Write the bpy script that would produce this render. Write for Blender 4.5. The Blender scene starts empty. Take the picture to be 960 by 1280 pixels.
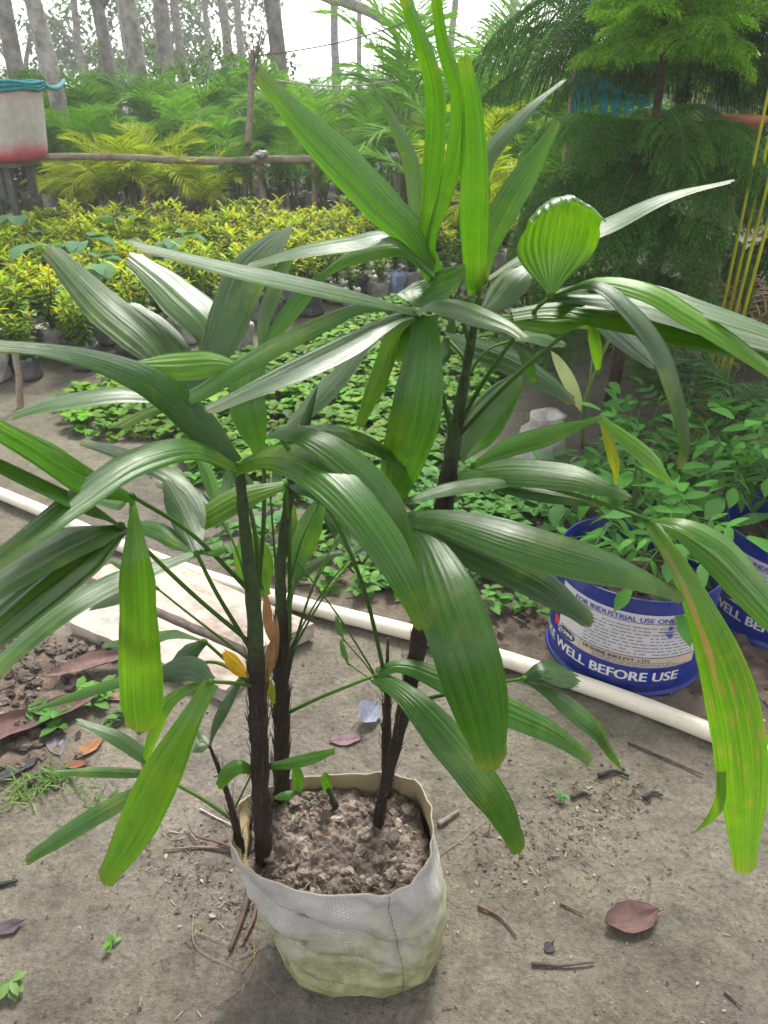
import bpy, math, random
import numpy as np
from mathutils import Vector, Matrix, noise

random.seed(7)
R = math.radians
scene = bpy.context.scene
col = scene.collection

# ------------------------------------------------------------------ camera
CAM_H, PITCH, FPX = 1.3, R(29.4), 960.0
cam = bpy.data.cameras.new('camera')
cam.sensor_fit = 'VERTICAL'; cam.sensor_height = 24.0
cam.lens = 24.0 * FPX / 1280.0
cam.clip_start = 0.02; cam.clip_end = 400
camo = bpy.data.objects.new('camera', cam); col.objects.link(camo)
camo.location = (0, 0, CAM_H); camo.rotation_euler = (R(90) - PITCH, 0, 0)
scene.camera = camo
cam.dof.use_dof = True; cam.dof.focus_distance = 1.05; cam.dof.aperture_fstop = 13.0

# ------------------------------------------------------------------ sky, sun, exposure
SUN_EL, SUN_AZ = R(56), R(12)      # soft daylight through mist
w = bpy.data.worlds.new('World'); scene.world = w; w.use_nodes = True
nt = w.node_tree; nt.nodes.clear()
sky = nt.nodes.new('ShaderNodeTexSky'); sky.sky_type = 'NISHITA'; sky.sun_disc = False
sky.sun_elevation = SUN_EL; sky.sun_rotation = SUN_AZ
sky.air_density = 1.0; sky.dust_density = 1.2; sky.ozone_density = 1.0
hs = nt.nodes.new('ShaderNodeHueSaturation'); hs.inputs['Saturation'].default_value = 0.12
bgn = nt.nodes.new('ShaderNodeBackground'); bgn.inputs['Strength'].default_value = 0.078
wo = nt.nodes.new('ShaderNodeOutputWorld')
nt.links.new(sky.outputs[0], hs.inputs['Color']); nt.links.new(hs.outputs[0], bgn.inputs[0]); nt.links.new(bgn.outputs[0], wo.inputs[0])
sl = bpy.data.lights.new('sun', 'SUN'); sl.energy = 1.5; sl.angle = R(20); sl.color = (1.0, 0.96, 0.9)
so = bpy.data.objects.new('sun', sl); col.objects.link(so)
sd = Vector((math.sin(SUN_AZ) * math.cos(SUN_EL), math.cos(SUN_AZ) * math.cos(SUN_EL), math.sin(SUN_EL)))
so.rotation_euler = sd.to_track_quat('Z', 'Y').to_euler(); so.location = (0, 0, 8)
vs = scene.view_settings; vs.view_transform = 'Standard'; vs.look = 'None'; vs.gamma = 1; vs.use_curve_mapping = False
vs.exposure = 2.55
scene.render.engine = 'CYCLES'
cy = scene.cycles
cy.use_denoising = True; cy.max_bounces = 6; cy.diffuse_bounces = 3; cy.glossy_bounces = 2
cy.transmission_bounces = 3; cy.volume_bounces = 3; cy.transparent_max_bounces = 6
cy.use_adaptive_sampling = True; cy.adaptive_threshold = 0.015; cy.sample_clamp_indirect = 6

# ------------------------------------------------------------------ picture -> place
CP, SP = math.cos(PITCH), math.sin(PITCH)
CAM = Vector((0, 0, CAM_H))
def ray(px, py):
    u = (px - 480) / FPX; v = (py - 640) / FPX
    return Vector((u, CP - v * SP, -SP - v * CP))
def at(px, py, Y):
    r = ray(px, py); return CAM + r * (Y / r.y)
def atg(px, py, z=0.0):
    r = ray(px, py); return CAM + r * ((z - CAM_H) / r.z)
def smooth(a, b, x):
    t = min(1, max(0, (x - a) / (b - a))); return t * t * (3 - 2 * t)
def lerp(a, b, t): return a + (b - a) * t
def rnd(a, b): return random.uniform(a, b)

# ------------------------------------------------------------------ mesh helpers
class MB:
    def __init__(s): s.v = []; s.f = []; s.c = []; s.a = []
    def vert(s, p, c=(1, 1, 1), a=(0, 0, 0)):
        s.v.append((p[0], p[1], p[2])); s.c.append(c); s.a.append(a); return len(s.v) - 1
    def tube(s, pts, rads, n=8, c=(1, 1, 1), cap=True, wob=0.0):
        prev = None; X = None
        for i, p in enumerate(pts):
            p = Vector(p)
            t = (Vector(pts[min(i + 1, len(pts) - 1)]) - Vector(pts[max(i - 1, 0)]))
            t = t.normalized() if t.length > 1e-9 else Vector((0, 0, 1))
            if X is None:
                X = t.orthogonal().normalized()
            else:
                X = (X - t * X.dot(t)); X = X.normalized() if X.length > 1e-6 else t.orthogonal().normalized()
            Yv = t.cross(X); r = rads[i] if isinstance(rads, (list, tuple)) else rads
            ring = []
            for k in range(n):
                a = 2 * math.pi * k / n
                rr = r * (1 + (rnd(-wob, wob) if wob else 0))
                cc = c(i / max(1, len(pts) - 1)) if callable(c) else c
                ring.append(s.vert(p + (X * math.cos(a) + Yv * math.sin(a)) * rr, cc, (k / n, i / max(1, len(pts) - 1), 0)))
            if prev:
                for k in range(n): s.f.append((prev[k], prev[(k + 1) % n], ring[(k + 1) % n], ring[k]))
            elif cap: s.f.append(tuple(reversed(ring)))
            prev = ring
        if cap: s.f.append(tuple(prev))
    def lathe(s, prof, n=32, c=(1, 1, 1), center=(0, 0, 0), closed=False):
        rings = []
        for (r, z) in prof:
            rings.append([s.vert((center[0] + r * math.cos(2 * math.pi * k / n), center[1] + r * math.sin(2 * math.pi * k / n), center[2] + z), c) for k in range(n)])
        for a, b in zip(rings, rings[1:]):
            for k in range(n): s.f.append((a[k], a[(k + 1) % n], b[(k + 1) % n], b[k]))
        return rings
    def leaf(s, base, d, up, L, W, c, segs=3, curl=0.25, fold=0.18, tipc=None, prof=None):
        """a leaf blade: midrib and two edges, bent along its length"""
        d = Vector(d).normalized(); up = Vector(up); up = up - d * up.dot(d)
        up = up.normalized() if up.length > 1e-5 else d.orthogonal().normalized()
        side = d.cross(up); p = Vector(base); dd = d.copy(); prev = None
        prof = prof or (lambda t: math.sin(math.pi * min(1, t * 0.93 + 0.04)) ** 0.75)
        for i in range(segs + 1):
            t = i / segs
            wdt = W * 0.5 * prof(t)
            cc = c if tipc is None else tuple(lerp(c[k], tipc[k], t) for k in range(3))
            if i == segs:
                ix = s.vert(p, cc, (0, t, 0))
                s.f.append((prev[0], prev[1], ix)); s.f.append((prev[1], prev[2], ix))
            else:
                ix = (s.vert(p - side * wdt + up * wdt * fold * 2, cc, (-1, t, 0)), s.vert(p, cc, (0, t, 0)), s.vert(p + side * wdt + up * wdt * fold * 2, cc, (1, t, 0)))
                if prev:
                    s.f.append((prev[0], prev[1], ix[1], ix[0])); s.f.append((prev[1], prev[2], ix[2], ix[1]))
                prev = ix
            q = Matrix.Rotation(-curl / segs * (1 if True else 0), 3, side)
            dd = q @ dd; up = q @ up
            p = p + dd * (L / segs)
    def strip(s, pts, wids, side, c):
        prev = None
        for i, p in enumerate(pts):
            p = Vector(p); hw = wids[i] / 2; sd_ = side[i] if isinstance(side, list) else side
            if hw < 1e-5:
                k = s.vert(p, c, (0, i / (len(pts) - 1), 0))
                if prev: s.f.append((prev[0], prev[1], k))
                prev = None
            else:
                k = (s.vert(p - sd_ * hw, c, (-1, i / (len(pts) - 1), 0)), s.vert(p + sd_ * hw, c, (1, i / (len(pts) - 1), 0)))
                if prev: s.f.append((prev[0], prev[1], k[1], k[0]))
                prev = k
    def box(s, c0, sx, sy, sz, rot=None, c=(1, 1, 1), jit=0.0):
        rot = rot or Matrix.Identity(3); c0 = Vector(c0); ix = []
        for z in (-1, 1):
            for (x, y) in ((-1, -1), (1, -1), (1, 1), (-1, 1)):
                ix.append(s.vert(c0 + rot @ Vector((x * sx / 2 + rnd(-jit, jit), y * sy / 2 + rnd(-jit, jit), z * sz / 2 + rnd(-jit, jit))), c))
        for f in ((3, 2, 1, 0), (4, 5, 6, 7), (0, 1, 5, 4), (1, 2, 6, 5), (2, 3, 7, 6), (3, 0, 4, 7)): s.f.append(tuple(ix[k] for k in f))
    def mesh(s, name, mat, off=(0, 0, 0), smooth_=True):
        me = bpy.data.meshes.new(name)
        ox, oy, oz = off
        me.from_pydata([(x - ox, y - oy, z - oz) for (x, y, z) in s.v], [], s.f)
        n = len(s.v)
        ca = me.attributes.new('Col', 'FLOAT_COLOR', 'POINT')
        arr = np.ones((n, 4), dtype=np.float32); arr[:, :3] = np.array(s.c, dtype=np.float32).reshape(-1, 3); ca.data.foreach_set('color', arr.ravel())
        va = me.attributes.new('lu', 'FLOAT_VECTOR', 'POINT')
        va.data.foreach_set('vector', np.array(s.a, dtype=np.float32).ravel())
        if smooth_: me.polygons.foreach_set('use_smooth', [True] * len(me.polygons))
        if mat: me.materials.append(mat)
        me.update(); return me

def ob(name, me, parent=None, loc=(0, 0, 0), rot=(0, 0, 0), scale=(1, 1, 1)):
    o = bpy.data.objects.new(name, me); col.objects.link(o); o.parent = parent
    o.location = loc; o.rotation_euler = rot; o.scale = scale if not isinstance(scale, (int, float)) else (scale,) * 3
    return o
def thing(name, loc, label, cat, group=None, rz=0, sc=1.0):
    o = ob(name, None, None, loc, (0, 0, rz), sc); o.empty_display_size = 0.05
    return tag(o, label, cat, group)
def tag(o, label, cat, group=None, kind=None):
    o['label'] = label; o['category'] = cat
    if group: o['group'] = group
    if kind: o['kind'] = kind
    return o
def catmull(pts, n):
    P = [Vector(p) for p in pts]
    if len(P) == 2: return [P[0].lerp(P[1], i / (n - 1)) for i in range(n)]
    P = [P[0] * 2 - P[1]] + P + [P[-1] * 2 - P[-2]]
    out = []; m = len(P) - 3
    dense = []
    for s in range(m):
        p0, p1, p2, p3 = P[s:s + 4]
        for k in range(16):
            t = k / 16; t2, t3 = t * t, t * t * t
            dense.append(0.5 * ((2 * p1) + (p2 - p0) * t + (2 * p0 - 5 * p1 + 4 * p2 - p3) * t2 + (3 * p1 - p0 - 3 * p2 + p3) * t3))
    dense.append(P[-2].copy())
    L = [0.0]
    for a, b in zip(dense, dense[1:]): L.append(L[-1] + (b - a).length)
    j = 0
    for i in range(n):
        tgt = L[-1] * i / (n - 1)
        while j < len(L) - 2 and L[j + 1] < tgt: j += 1
        t = (tgt - L[j]) / max(1e-9, L[j + 1] - L[j]); out.append(dense[j].lerp(dense[j + 1], min(1, t)))
    return out

# ------------------------------------------------------------------ materials
class NT:
    def __init__(s, name):
        s.m = bpy.data.materials.new(name); s.m.use_nodes = True; s.t = s.m.node_tree; s.t.nodes.clear()
        s.out = s.n('ShaderNodeOutputMaterial')
    def n(s, ty, **kw):
        nd = s.t.nodes.new(ty)
        for k, v in kw.items(): setattr(nd, k, v)
        return nd
    def l(s, a, b): s.t.links.new(a, b)
    def noise(s, scale, detail=4, rough=0.55, vec=None, dist=0.0):
        nd = s.n('ShaderNodeTexNoise'); nd.inputs['Scale'].default_value = scale; nd.inputs['Detail'].default_value = detail
        nd.inputs['Roughness'].default_value = rough; nd.inputs['Distortion'].default_value = dist
        if vec: s.l(vec, nd.inputs['Vector'])
        return nd.outputs['Fac']
    def ramp(s, fac, stops):
        nd = s.n('ShaderNodeValToRGB'); cr = nd.color_ramp
        while len(cr.elements) < len(stops): cr.elements.new(0.5)
        for e, (p, c) in zip(cr.elements, stops):
            e.position = p; e.color = (c, c, c, 1) if isinstance(c, (int, float)) else (*c, 1)
        s.l(fac, nd.inputs[0]); return nd.outputs[0]
    def mix(s, a, b, f, mode='MIX'):
        nd = s.n('ShaderNodeMix', data_type='RGBA', blend_type=mode)
        for sock, v in ((nd.inputs[6], a), (nd.inputs[7], b), (nd.inputs[0], f)):
            if isinstance(v, (int, float)): sock.default_value = v
            elif isinstance(v, tuple): sock.default_value = (*v, 1)
            else: s.l(v, sock)
        return nd.outputs[2]
    def math(s, op, a, b=0.0):
        nd = s.n('ShaderNodeMath', operation=op)
        for i, v in enumerate((a, b)):
            if isinstance(v, (int, float)): nd.inputs[i].default_value = v
            else: s.l(v, nd.inputs[i])
        return nd.outputs[0]
    def bump(s, h, st=0.3, dist=0.01):
        nd = s.n('ShaderNodeBump'); nd.inputs['Strength'].default_value = st; nd.inputs['Distance'].default_value = dist
        s.l(h, nd.inputs['Height']); return nd.outputs[0]
    def bsdf(s, colr, rough=0.6, normal=None, spec=0.5):
        b = s.n('ShaderNodeBsdfPrincipled')
        for nm, v in (('Base Color', colr), ('Roughness', rough)):
            if isinstance(v, tuple): b.inputs[nm].default_value = (*v, 1)
            elif isinstance(v, (int, float)): b.inputs[nm].default_value = v
            else: s.l(v, b.inputs[nm])
        b.inputs['Specular IOR Level'].default_value = spec
        if normal: s.l(normal, b.inputs['Normal'])
        return b
    def done(s, sh): s.l(sh, s.out.inputs[0]); return s.m
    def pos(s): return s.n('ShaderNodeNewGeometry').outputs['Position']
    def objc(s): return s.n('ShaderNodeTexCoord').outputs['Object']
    def col(s): return s.n('ShaderNodeAttribute', attribute_name='Col').outputs['Color']
    def lu(s): return s.n('ShaderNodeAttribute', attribute_name='lu').outputs['Vector']
    def sep(s, v):
        nd = s.n('ShaderNodeSeparateXYZ'); s.l(v, nd.inputs[0]); return nd.outputs

def m_foliage(name, rough=0.5, trans=0.25, spec=0.4, nscale=9.0):
    k = NT(name); c = k.col(); rn = k.n('ShaderNodeObjectInfo').outputs['Random']
    v = k.ramp(k.noise(nscale, 3, vec=k.pos()), [(0.3, 0.78), (0.7, 1.2)])
    c2 = k.mix(c, v, 1.0, 'MULTIPLY')
    v2 = k.math('ADD', k.math('MULTIPLY', rn, 0.3), 0.85)
    c2 = k.mix(c2, v2, 1.0, 'MULTIPLY')
    b = k.bsdf(c2, rough, spec=spec)
    tr = k.n('ShaderNodeBsdfTranslucent'); k.l(k.mix(c2, (1.25, 1.3, 0.4), 1.0, 'MULTIPLY'), tr.inputs[0])
    mx = k.n('ShaderNodeMixShader'); mx.inputs[0].default_value = trans
    k.l(b.outputs[0], mx.inputs[1]); k.l(tr.outputs[0], mx.inputs[2])
    return k.done(mx.outputs[0])

def m_palmleaf(name='lady_palm_leaf', spec=.5, r0=.16, r1=.44):
    k = NT(name); c = k.col(); lu = k.sep(k.lu())
    # fine parallel veins along the blade
    cv = k.n('ShaderNodeCombineXYZ'); k.l(k.math('MULTIPLY', lu[0], 48.0), cv.inputs[0]); k.l(k.math('MULTIPLY', lu[1], 2.2), cv.inputs[1]); k.l(k.math('MULTIPLY', lu[2], 37.0), cv.inputs[2])
    vein = k.noise(1.0, 3, 0.6, cv.outputs[0])
    cv2 = k.n('ShaderNodeCombineXYZ'); k.l(k.math('MULTIPLY', lu[0], 5.0), cv2.inputs[0]); k.l(k.math('MULTIPLY', lu[1], 1.2), cv2.inputs[1]); k.l(k.math('MULTIPLY', lu[2], 51.0), cv2.inputs[2])
    band = k.noise(1.0, 2, 0.5, cv2.outputs[0])
    c2 = k.mix(c, k.ramp(vein, [(0.3, 0.62), (0.7, 1.42)]), 1.0, 'MULTIPLY')
    c2 = k.mix(c2, k.ramp(band, [(0.3, 0.82), (0.7, 1.2)]), 1.0, 'MULTIPLY')
    blot = k.noise(11, 4, 0.6, k.pos())
    c2 = k.mix(c2, (0.16, 0.24, 0.02), k.ramp(blot, [(0.55, 0.0), (0.72, 0.4)]))
    # small brown and pale specks
    vo = k.n('ShaderNodeTexVoronoi'); vo.inputs['Scale'].default_value = 95; k.l(k.pos(), vo.inputs['Vector'])
    big = k.noise(16, 2, 0.5, k.pos())
    speck = k.math('MULTIPLY', k.math('LESS_THAN', vo.outputs['Distance'], 0.16), k.math('GREATER_THAN', big, 0.6))
    c2 = k.mix(c2, (0.16, 0.10, 0.03), k.math('MULTIPLY', speck, 0.7))
    h = k.math('ADD', k.math('MULTIPLY', vein, 0.35), k.math('MULTIPLY', band, 0.9))
    nrm = k.bump(h, 0.5, 0.0016)
    rough = k.ramp(k.math('ADD', k.math('MULTIPLY', k.noise(24, 3, 0.6, k.pos()), 0.5), k.math('MULTIPLY', vein, 0.5)), [(0.36, r0), (0.64, r1)])
    # dull paler underside
    back = k.n('ShaderNodeNewGeometry').outputs['Backfacing']
    b = k.bsdf(c2, rough, nrm, spec)
    tr = k.n('ShaderNodeBsdfTranslucent'); k.l(k.mix(c2, (1.9, 1.75, 0.5), 1.0, 'MULTIPLY'), tr.inputs[0])
    mx = k.n('ShaderNodeMixShader'); mx.inputs[0].default_value = 0.38
    k.l(b.outputs[0], mx.inputs[1]); k.l(tr.outputs[0], mx.inputs[2])
    return k.done(mx.outputs[0])

def m_vcol(name, rough=0.8, bscale=60, bst=0.4, bdist=0.004, var=0.35, spec=0.3, nscale=20):
    k = NT(name); c = k.col(); n1 = k.noise(nscale, 5, 0.6, k.pos())
    c2 = k.mix(c, k.ramp(n1, [(0.25, 1 - var), (0.75, 1 + var)]), 1.0, 'MULTIPLY')
    return k.done(k.bsdf(c2, rough, k.bump(k.noise(bscale, 4, 0.6, k.pos()), bst, bdist), spec).outputs[0])

def m_ground():
    k = NT('trodden_earth'); p = k.pos(); mk = k.sep(k.lu())
    n1 = k.noise(2.2, 6, 0.6, p, 0.3); n2 = k.noise(14, 6, 0.65, p); n3 = k.noise(90, 4, 0.7, p); n4 = k.noise(0.9, 3, 0.5, p)
    c = k.ramp(n1, [(0.30, (0.062, 0.053, 0.043)), (0.5, (0.120, 0.104, 0.085)), (0.70, (0.174, 0.152, 0.128))])
    c = k.mix(c, (0.125, 0.118, 0.068), k.ramp(n4, [(0.42, 0.0), (0.68, 0.6)]))          # faint algae film
    c = k.mix(c, k.ramp(n2, [(0.25, 0.5), (0.5, 1.0), (0.75, 1.3)]), 1.0, 'MULTIPLY')
    c = k.mix(c, k.ramp(n3, [(0.25, 0.55), (0.5, 1.0), (0.75, 1.3)]), 1.0, 'MULTIPLY')
    # speckles of dark humus and straw coloured bits
    vo = k.n('ShaderNodeTexVoronoi'); vo.inputs['Scale'].default_value = 120; k.l(p, vo.inputs['Vector'])
    sp = k.math('MULTIPLY', k.math('LESS_THAN', vo.outputs['Distance'], 0.24), k.math('GREATER_THAN', n2, 0.55))
    c = k.mix(c, (0.03, 0.022, 0.016), k.math('MULTIPLY', sp, 0.6))
    vo2 = k.n('ShaderNodeTexVoronoi'); vo2.inputs['Scale'].default_value = 55; k.l(p, vo2.inputs['Vector'])
    c = k.mix(c, (0.30, 0.26, 0.21), k.math('MULTIPLY', k.math('LESS_THAN', vo2.outputs['Distance'], 0.10), 0.3))
    vo3 = k.n('ShaderNodeTexVoronoi', feature='DISTANCE_TO_EDGE'); vo3.inputs['Scale'].default_value = 9; k.l(p, vo3.inputs['Vector'])
    c = k.mix(c, (0.05, 0.04, 0.03), k.math('MULTIPLY', k.ramp(vo3.outputs[0], [(0.0, 1.0), (0.05, 0.0)]), k.ramp(n2, [(0.5, 0.0), (0.62, 0.55)])))
    soil = k.ramp(k.noise(25, 6, 0.7, p), [(0.25, (0.045, 0.033, 0.024)), (0.55, (0.12, 0.088, 0.066)), (0.85, (0.24, 0.19, 0.15))])
    c = k.mix(c, soil, mk[0])
    far = k.ramp(n2, [(0.3, (0.03, 0.026, 0.018)), (0.7, (0.075, 0.066, 0.045))])  # dark soil, with the shade under the palm rows put into its colour
    c = k.mix(c, far, mk[1])
    h = k.math('ADD', k.math('ADD', k.math('MULTIPLY', n2, 0.8), k.math('MULTIPLY', n3, 0.35)), k.math('MULTIPLY', k.noise(320, 3, 0.7, p), 0.14))
    nrm = k.bump(h, 1.0, 0.022)
    return k.done(k.bsdf(c, k.ramp(n1, [(0.3, 0.75), (0.7, 0.95)]), nrm, 0.25).outputs[0])

def m_sack():
    k = NT('woven_sack'); lu = k.sep(k.lu()); p = k.pos(); z = k.sep(p)[2]
    # tapes about 3 mm wide, over and under
    fu = k.math('MULTIPLY', lu[0], 100.0 * math.pi); fv = k.math('MULTIPLY', lu[1], 62.0 * math.pi)
    weave = k.math('ADD', k.math('MULTIPLY', k.math('MULTIPLY', k.math('SINE', fu), k.math('SINE', fv)), 0.3), 0.5)
    gap = k.math('MULTIPLY', k.math('ABSOLUTE', k.math('SINE', fu)), k.math('ABSOLUTE', k.math('SINE', fv)))
    weave = k.math('MULTIPLY', weave, k.ramp(gap, [(0.0, 0.35), (0.35, 1.0)]))
    n1 = k.noise(9, 5, 0.6, p); n2 = k.noise(40, 4, 0.6, p)
    base = k.ramp(n1, [(0.3, (0.29, 0.28, 0.26)), (0.7, (0.48, 0.47, 0.455))])
    base = k.mix(base, k.ramp(weave, [(0.1, 0.62), (0.6, 1.08)]), 1.0, 'MULTIPLY')
    zz = k.math('ADD', z, k.math('MULTIPLY', k.math('SUBTRACT', k.noise(14, 6, 0.7, p, 0.5), 0.5), 0.34))
    alg = k.ramp(zz, [(0.02, 0.95), (0.11, 0.82), (0.17, 0.42), (0.225, 0.0)])
    algc = k.ramp(n2, [(0.3, (0.10, 0.11, 0.03)), (0.7, (0.30, 0.30, 0.13))])
    c = k.mix(base, algc, alg)
    mud = k.ramp(k.math('ADD', z, k.math('MULTIPLY', k.math('SUBTRACT', n2, 0.5), 0.05)), [(0.0, 0.8), (0.03, 0.0)])
    c = k.mix(c, (0.22, 0.17, 0.10), mud)
    inn = k.n('ShaderNodeNewGeometry')
    c = k.mix(c, k.ramp(weave, [(0.0, (0.16, 0.12, 0.06)), (0.6, (0.40, 0.32, 0.18))]), lu[2])
    nrm = k.bump(k.math('ADD', weave, k.math('MULTIPLY', n2, 1.2)), 0.5, 0.0025)
    return k.done(k.bsdf(c, 0.62, nrm, 0.35).outputs[0])

def m_plain(name, c, rough=0.5, spec=0.5, var=0.15, nscale=18, bst=0.15, dirt=None, dirtamt=0.5):
    k = NT(name); p = k.pos(); n1 = k.noise(nscale, 5, 0.6, p)
    cc = k.mix(c, k.ramp(n1, [(0.25, 1 - var), (0.75, 1 + var)]), 1.0, 'MULTIPLY')
    if dirt: cc = k.mix(cc, dirt, k.ramp(k.noise(nscale * 0.6, 6, 0.7, p), [(0.5, 0.0), (0.72, dirtamt)]))
    return k.done(k.bsdf(cc, rough, k.bump(k.noise(nscale * 6, 4, 0.6, p), bst, 0.003), spec).outputs[0])

def m_wood(name, c0, c1, scale=8.0):
    k = NT(name); p = k.objc()
    mp = k.n('ShaderNodeMapping'); mp.inputs['Scale'].default_value = (1.0, 9.0, 9.0); k.l(p, mp.inputs['Vector'])
    g = k.noise(scale, 6, 0.65, mp.outputs[0], 0.6); n2 = k.noise(22, 5, 0.6, p)
    c = k.ramp(g, [(0.25, c0), (0.7, c1)]); c = k.mix(c, k.ramp(n2, [(0.3, 0.75), (0.7, 1.15)]), 1.0, 'MULTIPLY')
    c = k.mix(c, (0.10, 0.075, 0.055), k.ramp(k.noise(7, 6, 0.7, p, 0.4), [(0.48, 0.0), (0.68, 0.75)]))
    return k.done(k.bsdf(c, 0.8, k.bump(g, 0.4, 0.003), 0.25).outputs[0])

M = dict(
    leaf=m_palmleaf(), waxy=m_palmleaf('waxy_palm_leaf', .8, .22, .46),
    fol=m_foliage('foliage', 0.5, 0.32, 0.12),
    folmatte=m_foliage('soft_foliage', 0.6, 0.36, 0.06),
    needle=m_foliage('pine_needles', 0.6, 0.25, 0.06),
    bark=m_vcol('bark', 0.9, 40, 0.9, 0.02, 0.65, nscale=7),
    fibre=m_vcol('palm_fibre', 0.9, 240, 0.9, 0.004, 0.5, nscale=120),
    litter=m_vcol('dry_matter', 0.75, 120, 0.4, 0.002, 0.35, nscale=60),
    ground=m_ground(), sack=m_sack(),
    soil=m_vcol('potting_soil', 0.95, 110, 0.9, 0.008, 0.5, 0.15, nscale=45),
    pvc=m_plain('pvc_pipe', (0.58, 0.53, 0.43), 0.35, 0.5, 0.08, 14, 0.05, (0.35, 0.28, 0.18), 0.55),
    blue=m_plain('blue_paint', (0.004, 0.019, 0.18), 0.32, 0.5, 0.25, 20, 0.05, (0.10, 0.08, 0.06), 0.35),
    white=m_plain('white_print', (0.52, 0.52, 0.54), 0.5, 0.4, 0.1, 40, 0.03, (0.4, 0.35, 0.28), 0.4),
    paper=m_plain('paper_label', (0.46, 0.44, 0.47), 0.55, 0.35, 0.08, 22, 0.03, (0.42, 0.36, 0.30), 0.35),
    tan=m_plain('tan_print', (0.40, 0.33, 0.25), 0.55, 0.35, 0.12, 22, 0.03),
    ink=m_plain('dark_ink', (0.03, 0.03, 0.05), 0.6, 0.3), inkblue=m_plain('blue_ink', (0.05, 0.06, 0.28), 0.6, 0.3),
    inkgrey=m_plain('grey_ink', (0.17, 0.17, 0.2), 0.6, 0.3), red=m_plain('red_print', (0.45, 0.03, 0.02), 0.5, 0.4),
    plank=m_wood('pale_plank', (0.25, 0.205, 0.17), (0.41, 0.35, 0.30)),
    pole=m_wood('weathered_pole', (0.16, 0.12, 0.085), (0.32, 0.26, 0.20), 14),
    bagw=m_plain('white_polythene', (0.27, 0.255, 0.235), 0.4, 0.5, 0.35, 25, 0.8, (0.10, 0.075, 0.05), 0.85),
    bagb=m_plain('blue_polythene', (0.20, 0.27, 0.42), 0.4, 0.5, 0.25, 25, 0.5, (0.12, 0.1, 0.09), 0.5),
    bagk=m_plain('black_polythene', (0.05, 0.05, 0.055), 0.35, 0.5, 0.3, 25, 0.6, (0.2, 0.16, 0.12), 0.6),
    teal=m_plain('teal_net', (0.01, 0.19, 0.22), 0.6, 0.3, 0.35, 30, 0.5),
    tub=m_plain('tub_plastic', (0.58, 0.52, 0.50), 0.5, 0.4, 0.12, 9, 0.1, (0.3, 0.28, 0.24), 0.3),
    pink=m_plain('pink_plastic', (0.60, 0.12, 0.16), 0.5, 0.4, 0.3, 9, 0.1, (0.6, 0.5, 0.5), 0.5),
    terra=m_plain('terracotta', (0.28, 0.10, 0.06), 0.8, 0.3, 0.2, 20, 0.2),
    wire=m_plain('wire', (0.08, 0.08, 0.08), 0.5, 0.4), thread=m_plain('thread', (0.04, 0.045, 0.04), 0.8, 0.2),
)

# ------------------------------------------------------------------ the ground
PIPE_PX = [(-160, 560), (-40, 603), (54, 641), (150, 682), (270, 725), (380, 758), (520, 795), (650, 832), (800, 882), (960, 945), (1080, 1000)]
PIPE_G = [atg(x, y, .022) for (x, y) in PIPE_PX]
def pipe_side(x, y):
    """distance beyond (+) or before (-) the pipe line"""
    for a, b in zip(PIPE_G, PIPE_G[1:]):
        if a.x <= x <= b.x:
            t = (x - a.x) / (b.x - a.x); return y - lerp(a.y, b.y, t)
    if x < PIPE_G[0].x: return y - (PIPE_G[0].y + (PIPE_G[0].x - x) * 0.55)
    return y - (PIPE_G[-1].y - (x - PIPE_G[-1].x) * 0.9)
LS = atg(40, 850)
def soil_mask(x, y):
    n = noise.noise(Vector((x * 3.1, y * 3.1, 4.0))) * 0.18
    sdn = pipe_side(x, y)
    left = smooth(0.05, -0.12, x - (-0.62) + (1.5 - y) * 0.30 + n) * smooth(1.02, 1.18, y + n * 0.8) * smooth(1.66, 1.55, y)
    back = smooth(0.04, 0.16, sdn + n * 0.5) * smooth(2.45, 2.1, y + n * 2) * smooth(-0.35, 0.0, x + n)
    back2 = smooth(0.0, 0.1, sdn + n * 0.4) * smooth(2.0, 1.8, y + n) * 0.5
    return max(left, min(1, back), back2)
def gz(x, y):
    if y > 6 or abs(x) > 5 or y < 0: return 0.0
    z = noise.noise(Vector((x * 1.7, y * 1.7, 0))) * 0.008 + noise.noise(Vector((x * 9, y * 9, 2))) * 0.004
    z += 0.0028 * noise.noise(Vector((x * 26, y * 26, 6))) - 0.0035 * max(0, noise.noise(Vector((x * 17, y * 17, 9))) - .15)
    m = soil_mask(x, y)
    if m > 0.02:
        z += m * (0.006 + 0.012 * abs(noise.noise(Vector((x * 12, y * 12, 5)))) + 0.016 * noise.noise(Vector((x * 30, y * 30, 8))) )
    return z
def axis(lo, hi, f0, f1, st):
    a = [f0 + i * st for i in range(int((f1 - f0) / st) + 1)]
    s = st; x = f0; L = []
    while x > lo: s = min(s * 1.22, 12); x -= s; L.append(x)
    s = st; x = a[-1]; H = []
    while x < hi: s = min(s * 1.22, 12); x += s; H.append(x)
    return L[::-1] + a + H
xs = axis(-90, 90, -1.2, 1.4, 0.011); ys = axis(-30, 130, 0.45, 2.3, 0.010)
g = MB()
for y in ys:
    for x in xs:
        m = soil_mask(x, y) if (0.3 < y < 3.5 and abs(x) < 3) else 0.0
        far = smooth(7.6, 8.6, y)
        g.vert((x, y, gz(x, y)), (1, 1, 1), (m, far, 0))
nx = len(xs)
for j in range(len(ys) - 1):
    for i in range(nx - 1):
        a = j * nx + i; g.f.append((a, a + 1, a + nx + 1, a + nx))
o = ob('ground', g.mesh('ground', M['ground'])); o['kind'] = 'structure'; o['label'] = 'trodden grey brown earth with darker soil patches'

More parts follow.
